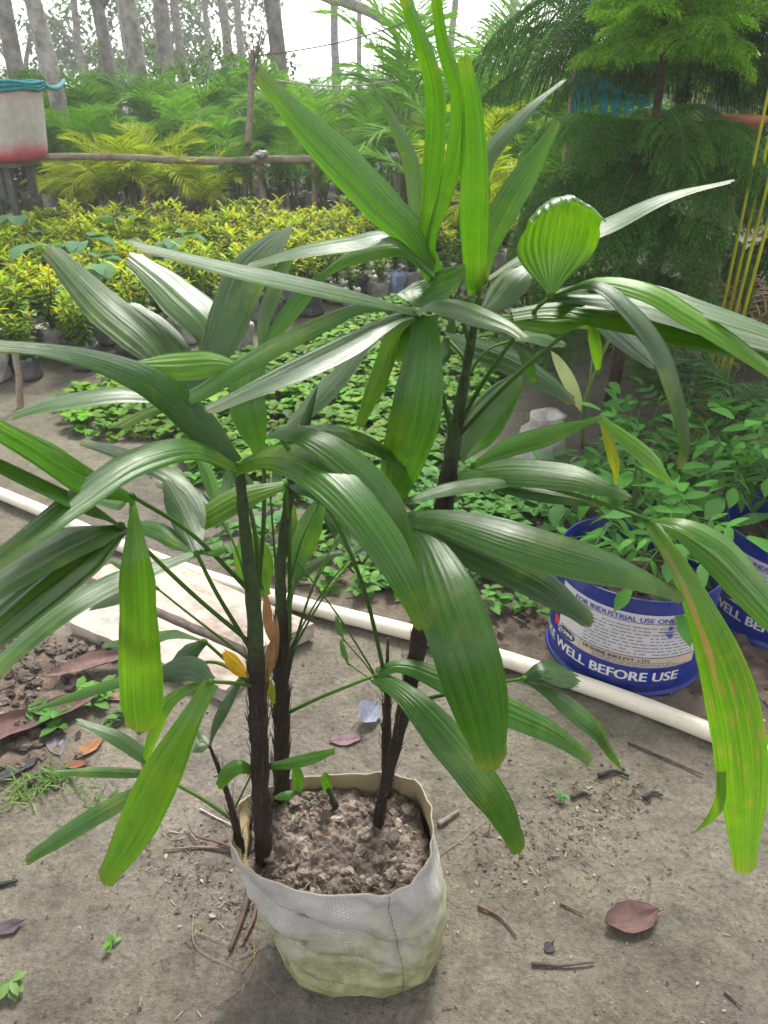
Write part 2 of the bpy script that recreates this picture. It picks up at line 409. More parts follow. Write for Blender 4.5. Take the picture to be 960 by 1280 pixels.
# ------------------------------------------------------------------ the lady palm in its sack
PALM_LOC = Vector((-0.07, 0.82, 0.22))
palm = thing('lady_palm', PALM_LOC, 'tall lady palm with dark fibrous canes and pleated fan leaves in the woven sack', 'palm')
GREEN = dict(n=(0.026, 0.092, 0.004), d=(0.013, 0.052, 0.003), b=(0.064, 0.170, 0.004), m=(0.038, 0.122, 0.005), y=(0.12, 0.15, 0.010), p=(0.034, 0.088, 0.014), g=(0.022, 0.070, 0.008), o=(0.42, 0.26, 0.02))
def leaflet(pts, w, kind='n', parent=None, up=0.5, view=0.7, arch=0.12, ribs=None, tip=0.5, base=0.2, prof=None, pleat=1.0, n=24, brown=0.0, jag=1.0, wfix=None):
    P3 = catmull([at(*p) for p in pts], n)
    ribs = (ribs or max(3, min(10, int(w / 5.5)))); w = w * .95
    m = ribs * 4 + 1; mb = MB(); sid = rnd(0, 1); prevW = None
    c0 = GREEN[kind]; jit = rnd(0.88, 1.14); c0 = tuple(x * jit for x in c0)
    jags = [rnd(-1, 1) for _ in range(m)]
    rows = []
    for i, p in enumerate(P3):
        t = i / (n - 1)
        T = (P3[min(i + 1, n - 1)] - P3[max(i - 1, 0)]).normalized()
        V = (CAM - p); D = p.y / 1.0
        depth = (p - CAM).dot(Vector((0, CP, -SP))); V = V.normalized()
        N = Vector((0, 0, 1)) * up + V * view; N = (N - T * N.dot(T))
        N = N.normalized() if N.length > 1e-4 else T.orthogonal().normalized()
        W = T.cross(N)
        if prevW is not None:
            W = (W * 0.5 + prevW * 0.5); W = (W - T * W.dot(T)).normalized(); N = W.cross(T)
        if wfix: W = Vector(wfix); W = (W - T * W.dot(T)).normalized(); N = W.cross(T)
        prevW = W.copy()
        Pp = V.cross(T); vis = abs(W.dot(Pp.normalized())) if Pp.length > 1e-3 else 1.0
        hw = 0.5 * w * depth / FPX / max(0.55, vis)
        if prof: s = prof(t)
        else:
            s = base + (1 - base) * smooth(0.0, 0.42, t)
            s *= 1 - (1 - tip) * smooth(0.52, 1.0, t) ** 1.3
        hw *= s
        row = []
        for j in range(m):
            u = -1 + 2 * j / (m - 1)
            ph = (u + 1) / 2 * ribs + .34 * math.sin(u * 4.1 + sid * 23) + .2 * math.sin(u * 9.7 + sid * 51)
            z = (math.cos(2 * math.pi * ph)) * 0.5
            amp = 0.085 * pleat * hw / max(1, ribs / 3.0) * (0.55 + 0.45 * math.sin(ph * 2.1 + sid * 9)) * (1.0 + .5 * math.sin(t * 3 + sid * 5 + u))
            off = z * amp * 1.5 - arch * hw * (u * u) * 1.2 + 0.10 * hw * (0.5 - abs(u)) * 1.0
            q = p + W * (hw * u) + N * off
            if t > 0.86: q = q + T * (jags[j] * 0.0035 * jag * smooth(0.86, 1, t)) - T * (abs(u) ** 2.5 * hw * 0.75 * smooth(0.80, 1, t))
            # slight unevenness of the margin
            if abs(u) > 0.99: q = q + W * (noise.noise(Vector((t * 9, sid * 30, u))) * 0.05 * hw)
            cc = c0
            tb = smooth(0.90, 1.0, t + jags[j] * 0.03) * 0.3
            cc = tuple(lerp(cc[k], (0.14, 0.12, 0.03)[k], tb) for k in range(3))
            if brown:
                bm_ = smooth(.22, .02, abs(u - .45 + .12 * noise.noise(Vector((t * 9, 3, 1))))) * smooth(.03, .10, t) * smooth(.40, .28, t) * smooth(-.35, .25, noise.noise(Vector((t * 16, u * 5, 2))) + .25)
                sp_ = smooth(.34, .46, noise.noise(Vector((t * 34, u * 5.2, 8))))
                cc = tuple(lerp(cc[k], (0.21, 0.115, 0.075)[k], min(1, bm_ + .5 * sp_)) for k in range(3))
            row.append(mb.vert(q, cc, (u, t, sid)))
        rows.append(row)
    for a, b in zip(rows, rows[1:]):
        for j in range(m - 1): mb.f.append((a[j], a[j + 1], b[j + 1], b[j]))
    return ob('leaflet', mb.mesh('leaflet', M['waxy' if kind in 'pg' else 'leaf'], PALM_LOC), parent)

def frond(stalk, leaflets, r=0.0026, c=(0.045, 0.085, 0.02)):
    P = catmull([at(*p) for p in stalk], 14)
    mb = MB(); k = len(P)
    c1 = (0.07, 0.16, 0.02)
    mb.tube(P, [lerp(r * 1.25, r * 0.9, i / (k - 1)) for i in range(k)], 7, lambda t: tuple(lerp(c[q], c1[q], t) for q in range(3)))
    # the small knuckle where the leaflets meet
    h = P[-1]; T = (P[-1] - P[-2]).normalized()
    mb.tube([h - T * 0.004, h, h + T * 0.005], [r, r * 1.7, r * 0.8], 7, c1)
    f = ob('frond', mb.mesh('frond_stalk', M['fol'], PALM_LOC), palm)
    for a in leaflets:
        kw = a[3] if len(a) > 3 else {}
        leaflet(a[0], a[1], a[2], f, **kw)
    return f

def cane(pts, rads, dark=(0.020, 0.0135, 0.009), green_from=None, hair=170):
    P = catmull([at(*p) for p in pts], 40); mb = MB()
    def cf(t):
        if green_from is not None:
            s = smooth(green_from - 0.04, green_from + 0.05, t); return tuple(lerp(dark[k], (0.030, 0.050, 0.016)[k], s) for k in range(3))
        return dark
    rr = []
    for i in range(40):
        t = i / 39; x = t * (len(rads) - 1); j = min(int(x), len(rads) - 2); r = lerp(rads[j], rads[j + 1], x - j)
        rr.append(r * (1 + 0.07 * math.sin(i * 2.3) + rnd(-0.05, 0.05)))
    mb.tube(P, rr, 14, cf, wob=0.09)
    for h in range(hair):      # loose fibres of the leaf sheaths
        t = rnd(0.05, (green_from or 0.98)); i = int(t * 38); p = P[i]; T = (P[i + 1] - P[i]).normalized()
        a = rnd(0, 6.28); o1 = T.orthogonal().normalized(); o2 = T.cross(o1); d = o1 * math.cos(a) + o2 * math.sin(a)
        q = p + d * rr[i] * 1.0; L = rnd(0.015, 0.055)
        cc = random.choice([(0.03, 0.019, 0.011), (0.075, 0.045, 0.024), (0.02, 0.013, 0.009)])
        mb.tube([q, q + T * L * 0.6 + d * rnd(0.0, 0.004), q + T * L + d * rnd(0.0, 0.011)], [0.0008, 0.0006, 0.0002], 4, cc, cap=False)
    return ob('cane', mb.mesh('cane', M['fibre'], PALM_LOC), palm)

cane([(330, 1085, .785), (326, 985, .79), (322, 870, .80), (318, 770, .81), (309, 690, .81), (299, 585, .80)], [.0125, .0135, .0128, .012, .008, .0062], green_from=0.60)
cane([(352, 1020, .90), (352, 930, .90), (352, 800, .90), (351, 710, .90), (358, 645, .90), (366, 590, .90), (384, 525, .91)], [.0135, .0135, .0125, .0115, .0075, .007, .005], green_from=0.58)
cane([(468, 1060, .835), (478, 1000, .85), (500, 910, .875), (524, 800, .915), (545, 690, .95), (560, 600, .97), (571, 530, .98), (585, 450, .985), (599, 372, .99)], [.0085, .0085, .009, .0125, .013, .0145, .012, .0065, .005], dark=(0.018, 0.012, 0.008), green_from=0.74)
cane([(483, 1010, .90), (483, 930, .90), (484, 868, .90), (484, 835, .90), (485, 798, .90)], [.0075, .0075, .008, .004, .002], hair=40, green_from=0.72)
cane([(303, 1072, .785), (292, 1020, .79), (280, 980, .80), (262, 932, .815)], [.0062, .0058, .004, .002], hair=18)
cane([(428, 1030, .87), (420, 1008, .875), (410, 985, .88)], [.0062, .0055, .004], hair=4, green_from=0.55)
# dry sheath between the two left canes, the unopened spear
sp = catmull([at(378, 545, .905), at(386, 515, .91), at(397, 482, .92)], 10); mb = MB()
mb.tube(sp, [.004, .0055, .006, .0058, .005, .0045, .0036, .0026, .0016, .0005], 8, (0.03, 0.085, 0.018)); ob('spear_leaf', mb.mesh('spear_leaf', M['leaf'], PALM_LOC), palm)
for (x0, y0, x1, y1, Y, cc) in ((338, 800, 331, 745, .85, (0.30, 0.15, 0.06)), (342, 835, 344, 775, .86, (0.24, 0.12, 0.05)), (334, 850, 340, 800, .855, (0.28, 0.16, 0.07))):
    mb = MB(); a, b = at(x0, y0, Y), at(x1, y1, Y)
    mb.leaf(a, b - a, (0, -1, 0.2), (b - a).length, 0.014, cc, 5, 0.3, 0.25); ob('dry_sheath', mb.mesh('dry_sheath', M['litter'], PALM_LOC), palm)

F = frond
# upper left fan behind the first cane
F([(322, 760, .83), (318, 660, .87), (285, 560, .93), (240, 497, .96)], [
    ([(238, 497, .96), (190, 432, .99), (125, 375, 1.02), (60, 308, 1.04)], 50, 'p', dict(up=.9, view=.35, tip=.55, base=.35)),
    ([(240, 494, .96), (268, 420, 1.0), (218, 362, 1.04), (162, 318, 1.07)], 54, 'p', dict(up=.9, view=.35, base=.3)),
    ([(245, 492, .96), (265, 447, .98), (285, 395, 1.0), (303, 348, 1.02), (333, 312, 1.02), (366, 284, 1.0)], 54, 'g', dict(up=.8, view=.5, base=.35)),
    ([(238, 492, .96), (228, 440, 1.0), (200, 405, 1.03), (163, 378, 1.05)], 24, 'p', dict(up=1., view=.2)),
    ([(236, 500, .95), (190, 494, .93), (140, 490, .91), (62, 504, .88), (12, 520, .86)], 27, 'p', dict(up=1., view=.15, ribs=3, pleat=1.7, base=.3)),
])
F([(322, 745, .85), (330, 640, .89), (328, 520, .93), (326, 440, .96)], [
    ([(326, 440, .96), (330, 400, .97), (344, 360, .99), (356, 328, 1.0), (374, 303, 1.0)], 21, 'p', dict(base=.4)),
    ([(326, 440, .96), (354, 400, .97), (384, 364, .98), (410, 338, .99)], 22, 'n', dict(base=.4)),
    ([(326, 442, .955), (312, 475, .92), (310, 510, .90), (326, 572, .89)], 48, 'm', dict(up=.2, view=.9, base=.5, tip=.4)),
])
# first cane's own crown
F([(318, 770, .81), (306, 660, .805), (297, 582, .80)], [
    ([(297, 582, .80), (240, 559, .76), (169, 575, .70), (94, 626, .63), (25, 678, .57), (-30, 715, .53)], 36, 'n', dict(up=.8, view=.5, base=.45, tip=.7)),
    ([(296, 580, .80), (262, 540, .80), (205, 486, .78), (141, 455, .74), (62, 437, .69), (-20, 430, .65)], 44, 'd', dict(up=.7, view=.5, base=.5, tip=.4, prof=lambda t: .5 + .5 * smooth(0, .2, t) - .62 * smooth(.3, .95, t))),
    ([(298, 582, .80), (336, 568, .77), (385, 578, .73), (440, 624, .68), (495, 700, .64), (536, 785, .63)], 58, 'n', dict(up=.7, view=.6, base=.3, tip=.55)),
])
F([(484, 868, .90), (476, 822, .88), (453, 730, .82), (408, 630, .77), (345, 540, .76)], [
    ([(338, 538, .76), (385, 545, .74), (440, 580, .72), (488, 636, .70), (520, 715, .70)], 46, 'n', dict(up=.8, view=.5, base=.35, tip=.5)),
    ([(345, 540, .77), (388, 537, .80), (437, 543, .83), (484, 562, .86), (530, 592, .90)], 27, 'd', dict(up=.8, view=.3)),
])
F([(362, 800, .89), (362, 690, .90), (358, 606, .89)], [
    ([(356, 606, .89), (300, 622, .87), (258, 645, .85), (219, 666, .84)], 33, 'b', dict(up=.6, view=.6, base=.4, tip=.6)),
    ([(358, 606, .89), (375, 609, .87), (396, 618, .86), (420, 640, .85)], 16, 'd'),
])
# left hand fans that reach toward the camera
F([(318, 745, .81), (240, 668, .77), (165, 620, .72)], [
    ([(165, 621, .72), (112, 594, .68), (62, 566, .645), (0, 531, .60), (-60, 500, .56)], 50, 'm', dict(up=.8, view=.5, base=.3, tip=.9)),
    ([(165, 621, .72), (168, 658, .69), (171, 720, .67), (174, 800, .68), (179, 914, .71)], 54, 'b', dict(up=.1, view=1., base=.18, tip=.75, arch=.05, n=30, jag=.7, prof=lambda t: (.14 + .72 * smooth(0, .3, t) + .16 * smooth(.3, .7, t)) * (1 - .22 * smooth(.85, 1, t)))),
    ([(164, 621, .72), (150, 630, .74), (130, 626, .76), (110, 622, .78)], 14, 'n'),
])
F([(318, 808, .81), (240, 742, .76), (152, 657, .70)], [
    ([(150, 656, .70), (116, 632, .67), (62, 606, .63), (0, 577, .59), (-50, 556, .56)], 40, 'g', dict(up=.9, view=.35, base=.35, tip=.9)),
    ([(150, 658, .70), (105, 665, .655), (55, 690, .61), (0, 722, .565), (-40, 748, .54)], 46, 'p', dict(up=1., view=.2, base=.4, tip=.9, ribs=4, pleat=1.3)),
    ([(150, 659, .70), (112, 684, .65), (60, 725, .60), (0, 775, .555), (-40, 808, .53)], 56, 'p', dict(up=1., view=.2, base=.35, tip=.9, ribs=5, pleat=1.4)),
])
F([(318, 820, .81), (300, 790, .80), (270, 740, .78), (246, 692, .77)], [
    ([(245, 691, .77), (194, 708, .74), (140, 727, .70), (78, 764, .65), (20, 812, .61), (-20, 850, .58)], 27, 'p', dict(up=.9, view=.3, tip=.8, base=.4)),
    ([(245, 690, .77), (222, 678, .79), (195, 662, .81), (160, 655, .83)], 24, 'n', dict(base=.4)),
    ([(246, 690, .77), (240, 665, .80), (226, 634, .83), (208, 600, .86)], 38, 'd', dict(up=1., view=.2, base=.35)),
    ([(247, 690, .78), (250, 640, .83), (222, 602, .87), (162, 570, .90), (100, 551, .92)], 24, 'g', dict(up=.9, view=.3)),
    ([(247, 692, .77), (262, 688, .78), (285, 684, .80)], 16, 'm'),
])
# low left fans
F([(322, 858, .80), (295, 854, .78), (264, 852, .76)], [
    ([(264, 853, .76), (246, 885, .735), (222, 930, .72), (195, 982, .71), (163, 1045, .71), (128, 1104, .715)], 54, 'b', dict(up=.3, view=.9, base=.4, tip=.5, arch=.05)),
    ([(263, 852, .76), (240, 836, .79), (214, 838, .80), (195, 850, .80)], 34, 'd', dict(base=.5)),
    ([(262, 853, .76), (232, 862, .78), (206, 882, .80), (190, 920, .81), (178, 960, .82)], 17, 'b', dict(base=.5)),
])
F([(322, 862, .83), (290, 832, .84), (256, 802, .84)], [
    ([(255, 802, .84), (236, 816, .83), (207, 843, .82)], 27, 'd', dict(up=1., view=.3, base=.4)),
    ([(254, 801, .84), (222, 793, .87), (200, 794, .89), (128, 806, .93)], 15, 'g', dict(up=1., view=.2)),
])
F([(318, 858, .83), (270, 828, .9), (214, 836, .92)], [([(214, 836, .92), (148, 853, .93), (90, 871, .93), (35, 890, .93)], 14, 'm', dict(tip=.25))])
F([(298, 1030, .79), (255, 1000, .80), (205, 972, .81)], [
    ([(204, 972, .81), (186, 950, .82), (145, 921, .83), (96, 901, .84)], 20, 'p', dict(up=1., view=.3, base=.5)),
    ([(204, 972, .81), (176, 967, .81), (120, 965, .81), (65, 966, .80)], 14, 'n', dict(base=.5)),
    ([(204, 972, .81), (165, 994, .80), (98, 1032, .78), (31, 1076, .77)], 24, 'n', dict(base=.5, tip=.6)),
])
F([(284, 990, .80), (270, 950, .81), (262, 934, .815)], [
    ([(262, 933, .815), (270, 905, .83), (284, 878, .84), (302, 848, .86)], 14, 'g', dict(up=1., view=.4)),
    ([(262, 933, .815), (250, 934, .81), (240, 940, .805)], 12, 'p'),
    ([(262, 933, .815), (252, 922, .83), (246, 912, .84)], 10, 'p'),
], r=.0016)
F([(292, 1014, .79), (306, 985, .79), (317, 962, .79)], [([(317, 963, .79), (300, 958, .78), (284, 966, .78), (272, 985, .78)], 20, 'm', dict(base=.5, tip=.6))], r=.0015)
F([(330, 960, .80), (334, 958, .80), (338, 957, .80)], [([(338, 957, .80), (360, 954, .79), (390, 947, .78), (420, 938, .77)], 16, 'm', dict(up=.7, base=.6))], r=.002)
F([(345, 1015, .84), (360, 1000, .84), (372, 988, .84)], [
    ([(372, 990, .84), (373, 975, .845), (368, 955, .85)], 15, 'm', dict(base=.6)),
    ([(372, 990, .84), (358, 994, .83), (342, 997, .83)], 11, 'm', dict(base=.6))], r=.0014)
F([(424, 1018, .872), (417, 1000, .876), (411, 988, .88)], [([(411, 990, .88), (408, 978, .88), (405, 966, .88)], 14, 'm', dict(base=.8))], r=.003)
F([(322, 850, .83), (316, 842, .83), (310, 840, .83)], [([(310, 842, .83), (298, 833, .82), (279, 815, .81)], 20, 'o', dict(base=.5, up=.6)),
    ([(332, 850, .84), (338, 862, .85), (342, 880, .85)], 12, 'y', dict(base=.7))], r=.0016)
# leaves seen between the canes
F([(352, 830, .90), (342, 790, .91), (332, 745, .93)], [
    ([(332, 745, .93), (322, 720, .95), (314, 690, .96), (306, 665, .97)], 50, 'b', dict(up=.3, view=.9, base=.3))], r=.0018)
F([(352, 800, .90), (362, 760, .93), (370, 722, .96)], [
    ([(370, 722, .96), (376, 690, .98), (388, 655, .99), (402, 622, 1.0)], 34, 'm', dict(base=.3)),
    ([(370, 722, .96), (366, 690, .99), (364, 660, 1.01), (366, 630, 1.02)], 20, 'p', dict(base=.3)),
    ([(364, 735, .95), (380, 715, .97), (410, 696, .99), (428, 690, 1.0)], 14, 'g')], r=.0018)
for (x1, y1, Y1) in ((425, 665, 1.02), (416, 690, 1.0), (300, 640, .95), (338, 620, .97), (448, 690, 1.03)):
    F([(352, rnd(800, 880), .90), (lerp(352, x1, .5), lerp(830, y1, .55), .94), (x1, y1, Y1)], [([(x1, y1, Y1), (x1 + rnd(-14, 14), y1 - 25, Y1 + .03), (x1 + rnd(-20, 20), y1 - 55, Y1 + .05)], 13, 'g')], r=.0016)
for (x1, y1) in ((362, 690), (436, 830), (430, 800)):
    F([(484, 868, .90), (lerp(484, x1, .5), lerp(868, y1, .55), .91), (x1, y1, .93)], [([(x1, y1, .93), (x1 - 6, y1 - 14, .94), (x1 - 10, y1 - 30, .95)], 8, 'm')], r=.0013)

# the tall right cane: fan to the left of its head
HUB = (519, 393, .90)
F([(568, 560, .975), (550, 480, .95), (527, 412, .91), HUB], [
    ([(518, 390, .90), (460, 373, .87), (387, 355, .83), (312, 339, .79), (250, 325, .76), (164, 304, .72)], 25, 'p', dict(up=.8, view=.4, base=.4, tip=.55)),
    ([(518, 392, .90), (490, 398, .88), (425, 433, .82), (344, 472, .76), (257, 513, .71)], 31, 'p', dict(up=1., view=.15, base=.4, tip=.5)),
    ([(518, 388, .90), (456, 383, .90), (400, 404, .88), (353, 427, .86), (294, 461, .83), (245, 492, .81), (190, 512, .79), (148, 534, .78)], 24, 'm', dict(up=.7, view=.4, base=.35, n=32)),
    ([(300, 460, .84), (270, 454, .835), (225, 457, .83), (170, 457, .82)], 38, 'b', dict(up=.3, view=.8, base=.4)),
    ([(522, 388, .90), (545, 376, .88), (575, 378, .85), (605, 390, .82), (636, 405, .79), (657, 421, .77)], 30, 'p', dict(up=1., view=.15, base=.45, tip=.45, arch=.3)),
    ([(530, 395, .90), (530, 440, .875), (521, 510, .86), (505, 570, .86), (487, 634, .87)], 66, 'n', dict(up=.1, view=1., base=.55, tip=.55, arch=.1, ribs=6)),
    ([(517, 394, .90), (494, 412, .90), (480, 455, .90), (462, 500, .90), (448, 535, .90)], 25, 'b', dict(up=.3, view=.8, base=.6)),
    ([(517, 394, .91), (464, 424, .95), (416, 474, .97), (384, 508, .97), (358, 532, .97)], 34, 'p', dict(up=.9, view=.3, base=.4, ribs=4, pleat=1.5)),
    ([(520, 392, .91), (508, 420, .93), (498, 452, .94)], 32, 'd', dict(base=.6)),
])
# its tall upright leaves
F([(590, 440, .985), (572, 385, .98), (545, 345, .97)], [
    ([(545, 345, .97), (520, 296, .96), (487, 262, .95), (433, 205, .93), (377, 150, .91), (322, 90, .89)], 50, 'm', dict(up=.5, view=.7, base=.55, tip=.45)),
    ([(540, 335, .97), (528, 290, .975), (520, 252, .98), (513, 200, .985), (487, 143, .98), (463, 101, .97)], 21, 'p', dict(up=.6, view=.6, base=.5, tip=.15)),
    ([(540, 330, .97), (531, 293, .965), (538, 240, .955), (544, 167, .94), (543, 110, .925), (527, 52, .90), (500, -20, .87)], 27, 'm', dict(base=.45, tip=.6, n=30)),
    ([(540, 332, .97), (540, 293, .96), (555, 247, .95), (569, 187, .935), (573, 117, .92), (554, 55, .90), (543, -20, .87)], 23, 'm', dict(base=.45, tip=.6, n=30)),
    ([(548, 350, .97), (525, 365, .96), (560, 350, .95), (582, 335, .94)], 38, 'n', dict(base=.5)),
    ([(545, 345, .97), (500, 310, .99), (437, 323, 1.0), (400, 347, 1.0)], 21, 'm', dict(base=.6)),
    ([(543, 342, .96), (490, 296, .95), (437, 302, .94), (380, 312, .93), (310, 332, .92)], 28, 'p', dict(up=1., view=.15, base=.5, ribs=3, pleat=1.5)),
])
F([(597, 400, .99), (598, 380, .985), (599, 362, .98)], [
    ([(599, 364, .98), (595, 345, .965), (593, 290, .94), (593, 217, .92), (590, 133, .905), (579, 68, .89)], 37, 'm', dict(up=.3, view=.9, base=.75, tip=.5, pleat=1.2, ribs=4, n=30)),
    ([(600, 355, .98), (612, 300, .99), (636, 250, 1.0), (664, 206, 1.01), (697, 152, 1.02)], 37, 'm', dict(base=.5, tip=.35)),
    ([(599, 350, .99), (602, 215, 1.05), (650, 146, 1.07), (706, 99, 1.09)], 23, 'p', dict(up=1., view=.3, tip=.2, base=.6)),
    ([(603, 352, .98), (660, 318, 1.0), (752, 282, 1.02), (830, 246, 1.02), (917, 225, 1.01)], 24, 'p', dict(up=1., view=.2, tip=.3)),
    ([(602, 392, .98), (622, 372, .99), (640, 350, 1.0), (664, 330, 1.02)], 40, 'p', dict(up=.9, view=.3, base=.3, ribs=4, pleat=1.5)),
    ([(601, 360, .98), (590, 320, .99), (580, 290, 1.0), (577, 255, 1.0)], 14, 'd'),
])
# the cupped fan and the arching fan to the right
cupf = F([(573, 535, .975), (602, 481, .95), (662, 396, .90), (689, 371, .88)], [
    ([(690, 370, .88), (740, 354, .88), (800, 358, .86), (863, 378, .83), (960, 412, .79), (1010, 432, .77)], 24, 'p', dict(up=1., view=.2, tip=.7, base=.4)),
    ([(690, 371, .88), (770, 374, .885), (830, 386, .87), (900, 408, .85), (985, 432, .82)], 34, 'p', dict(up=1., view=.2, tip=.7, base=.4, ribs=4, pleat=1.4)),
    ([(690, 371, .88), (745, 352, .86), (810, 364, .83), (854, 389, .81), (910, 424, .79), (985, 478, .77)], 25, 'b', dict(up=.7, view=.5, tip=.6)),
    ([(690, 370, .88), (742, 355, .84), (788, 388, .80), (826, 440, .77), (848, 502, .765), (857, 550, .77), (849, 585, .775)], 23, 'g', dict(up=.8, view=.4, tip=.45, n=30)),
    ([(690, 372, .88), (722, 366, .92), (770, 408, .94), (820, 455, .95)], 31, 'd', dict(up=.6, view=.4)),
])
# the young cupped blade: its fused tip folds over towards the path
mb = MB(); hubp = at(689, 373, .88); topp = at(698, 262, .885); A_ = topp - hubp; RL = A_.length; A_.normalize()
X_ = (Vector((1, .12, 0)) - A_ * Vector((1, .12, 0)).dot(A_)).normalized(); F_ = A_.cross(X_); F_ = F_ if F_.y < 0 else -F_
rows = []; NU, NS = 61, 40; HWD = .5 * 108 * .80 / FPX
for i in range(NS):
    s_ = 1.42 * i / (NS - 1); row = []
    for j in range(NU):
        u = -1 + 2 * j / (NU - 1)
        lim = 1.0 - .17 * u * u + .02 * noise.noise(Vector((u * 3, 1, 4)))
        h = s_ * lim if s_ <= 1 else lim
        wd = HWD * (.07 + .93 * smooth(0, .72, min(1, s_)) ** .8) * (1 - .10 * smooth(.85, 1, s_))
        q = hubp + A_ * (RL * h) + X_ * (u * wd)
        q += F_ * (-.012 * math.sin(math.pi * min(1, s_)) + .020 * u * u * min(1, s_))
        if s_ > 1:
            e = (s_ - 1) / .42; a = e * 2.5
            q += (F_ * (1 - math.cos(a)) + A_ * (math.sin(a) * .9)) * .017 * (1 - .45 * u * u) + F_ * .004 * e * noise.noise(Vector((u * 5, e * 2, 1)))
        q += F_ * (.0011 * math.cos(u * 31) * min(1, s_ * 2))
        row.append(mb.vert(q, (.050, .135, .006), (u, min(1, s_), .4)))
    rows.append(row)
for a_, b_ in zip(rows, rows[1:]):
    for j in range(NU - 1): mb.f.append((a_[j], a_[j + 1], b_[j + 1], b_[j]))
ob('leaflet', mb.mesh('leaflet', M['leaf'], PALM_LOC), cupf)
F([(573, 545, .975), (636, 478, .96), (714, 411, .94), (735, 398, .93)], [
    ([(735, 398, .93), (700, 404, .91), (660, 402, .90), (625, 398, .90)], 26, 'b', dict(up=.3, view=.7, base=.5)),
    ([(640, 392, .90), (690, 385, .90), (738, 390, .89), (816, 405, .87), (897, 426, .84), (980, 450, .82)], 31, 'm', dict(up=.9, view=.3, ribs=4, pleat=1.5, base=.5, tip=.7)),
    ([(735, 399, .93), (744, 425, .94), (748, 462, .95)], 16, 'b'),
])
F([(590, 470, .985), (578, 445, 1.0), (560, 424, 1.03)], [([(560, 424, 1.03), (590, 433, 1.06), (636, 450, 1.08), (683, 476, 1.09), (718, 503, 1.09)], 33, 'd', dict(base=.6, tip=.4))])
# the lower right fans
F([(562, 600, .97), (568, 585, .99), (574, 570, 1.0)], [
    ([(574, 572, 1.0), (593, 530, 1.02), (620, 497, 1.04), (650, 468, 1.05)], 40, 'p', dict(up=.8, view=.4, base=.4, ribs=4, pleat=1.3)),
    ([(574, 574, 1.0), (604, 545, 1.04), (632, 505, 1.07), (652, 478, 1.09)], 30, 'm', dict(base=.4))])
F([(560, 610, .97), (575, 600, .96), (592, 580, .95)], [
    ([(590, 582, .95), (633, 559, .92), (687, 543, .89), (752, 522, .86)], 27, 'm', dict(base=.35, tip=.25)),
    ([(750, 523, .86), (785, 551, .84), (816, 577, .83), (840, 607, .83)], 22, 'b', dict(base=.5, tip=.3)),
    ([(752, 526, .86), (764, 560, .86), (770, 585, .87), (769, 608, .87)], 14, 'y', dict(base=.5, tip=.3))])
F([(556, 625, .965), (570, 605, .95), (580, 596, .94)], [
    ([(576, 594, .94), (643, 588, .91), (710, 594, .88), (755, 608, .86), (788, 622, .85)], 38, 'n', dict(up=.8, view=.4, base=.6, tip=.4)),
    ([(600, 602, .93), (655, 612, .91), (710, 622, .89), (750, 630, .88)], 22, 'd', dict(base=.5)),
    ([(660, 604, .91), (610, 602, .89), (560, 610, .87), (503, 628, .85)], 20, 'n', dict(up=.9, view=.3))])
F([(545, 690, .95), (532, 675, .90), (513, 656, .84)], [
    ([(505, 648, .84), (560, 650, .81), (643, 674, .77), (710, 694, .75), (790, 718, .74), (855, 748, .74)], 54, 'n', dict(up=.7, view=.5, base=.4, tip=.3, n=28)),
    ([(515, 658, .84), (560, 676, .83), (610, 697, .82), (677, 730, .80), (742, 778, .79)], 47, 'd', dict(up=.5, view=.6, base=.45, tip=.5)),
    ([(513, 655, .84), (532, 678, .79), (556, 735, .72), (578, 800, .67), (602, 880, .65), (617, 962, .66)], 88, 'n', dict(up=.5, view=.8, base=.35, tip=.5, ribs=6, n=30)),
    ([(511, 652, .84), (490, 640, .87), (462, 612, .90)], 18, 'n')])
F([(575, 596, .955), (657, 604, .90), (740, 625, .86), (811, 650, .82)], [
    ([(812, 651, .82), (835, 686, .78), (866, 740, .75), (898, 815, .73), (920, 890, .725), (930, 970, .73), (932, 1092, .755)], 66, 'b', dict(up=.4, view=.8, base=.28, tip=.45, brown=.85, n=36, arch=.15)),
    ([(811, 650, .82), (846, 652, .79), (885, 668, .77), (918, 692, .755), (975, 760, .74)], 25, 'm', dict(up=.8, view=.4, tip=.6)),
    ([(812, 651, .82), (850, 666, .80), (895, 697, .79), (933, 736, .785), (985, 795, .78)], 38, 'm', dict(up=.5, view=.6, tip=.7)),
    ([(902, 965, .73), (900, 1000, .735), (888, 1022, .74), (866, 1042, .745)], 13, 'b', dict(base=.9, tip=.15))])
F([(352, 895, .90), (400, 872, .89), (470, 844, .88)], [
    ([(470, 845, .88), (500, 862, .84), (533, 893, .80), (584, 954, .76), (627, 1010, .745), (652, 1064, .745)], 50, 'n', dict(up=.6, view=.6, base=.4, tip=.5)),
    ([(470, 842, .88), (500, 831, .88), (548, 846, .87), (630, 886, .85), (690, 914, .84), (740, 950, .835)], 37, 'n', dict(up=.7, view=.5, base=.4, tip=.45))])
F([(503, 880, .88), (549, 870, .87), (623, 854, .86), (655, 848, .855)], [
    ([(655, 848, .855), (676, 838, .855), (700, 842, .86), (724, 850, .865)], 29, 'd', dict(up=.8, view=.4, base=.4, tip=.8, jag=2)),
    ([(655, 850, .855), (690, 868, .845), (720, 889, .84), (750, 915, .84), (762, 938, .845)], 26, 'n', dict(up=.7, view=.5, tip=.4)),
    ([(735, 905, .84), (755, 930, .845), (780, 966, .85)], 12, 'm', dict(base=.9, tip=.1))])

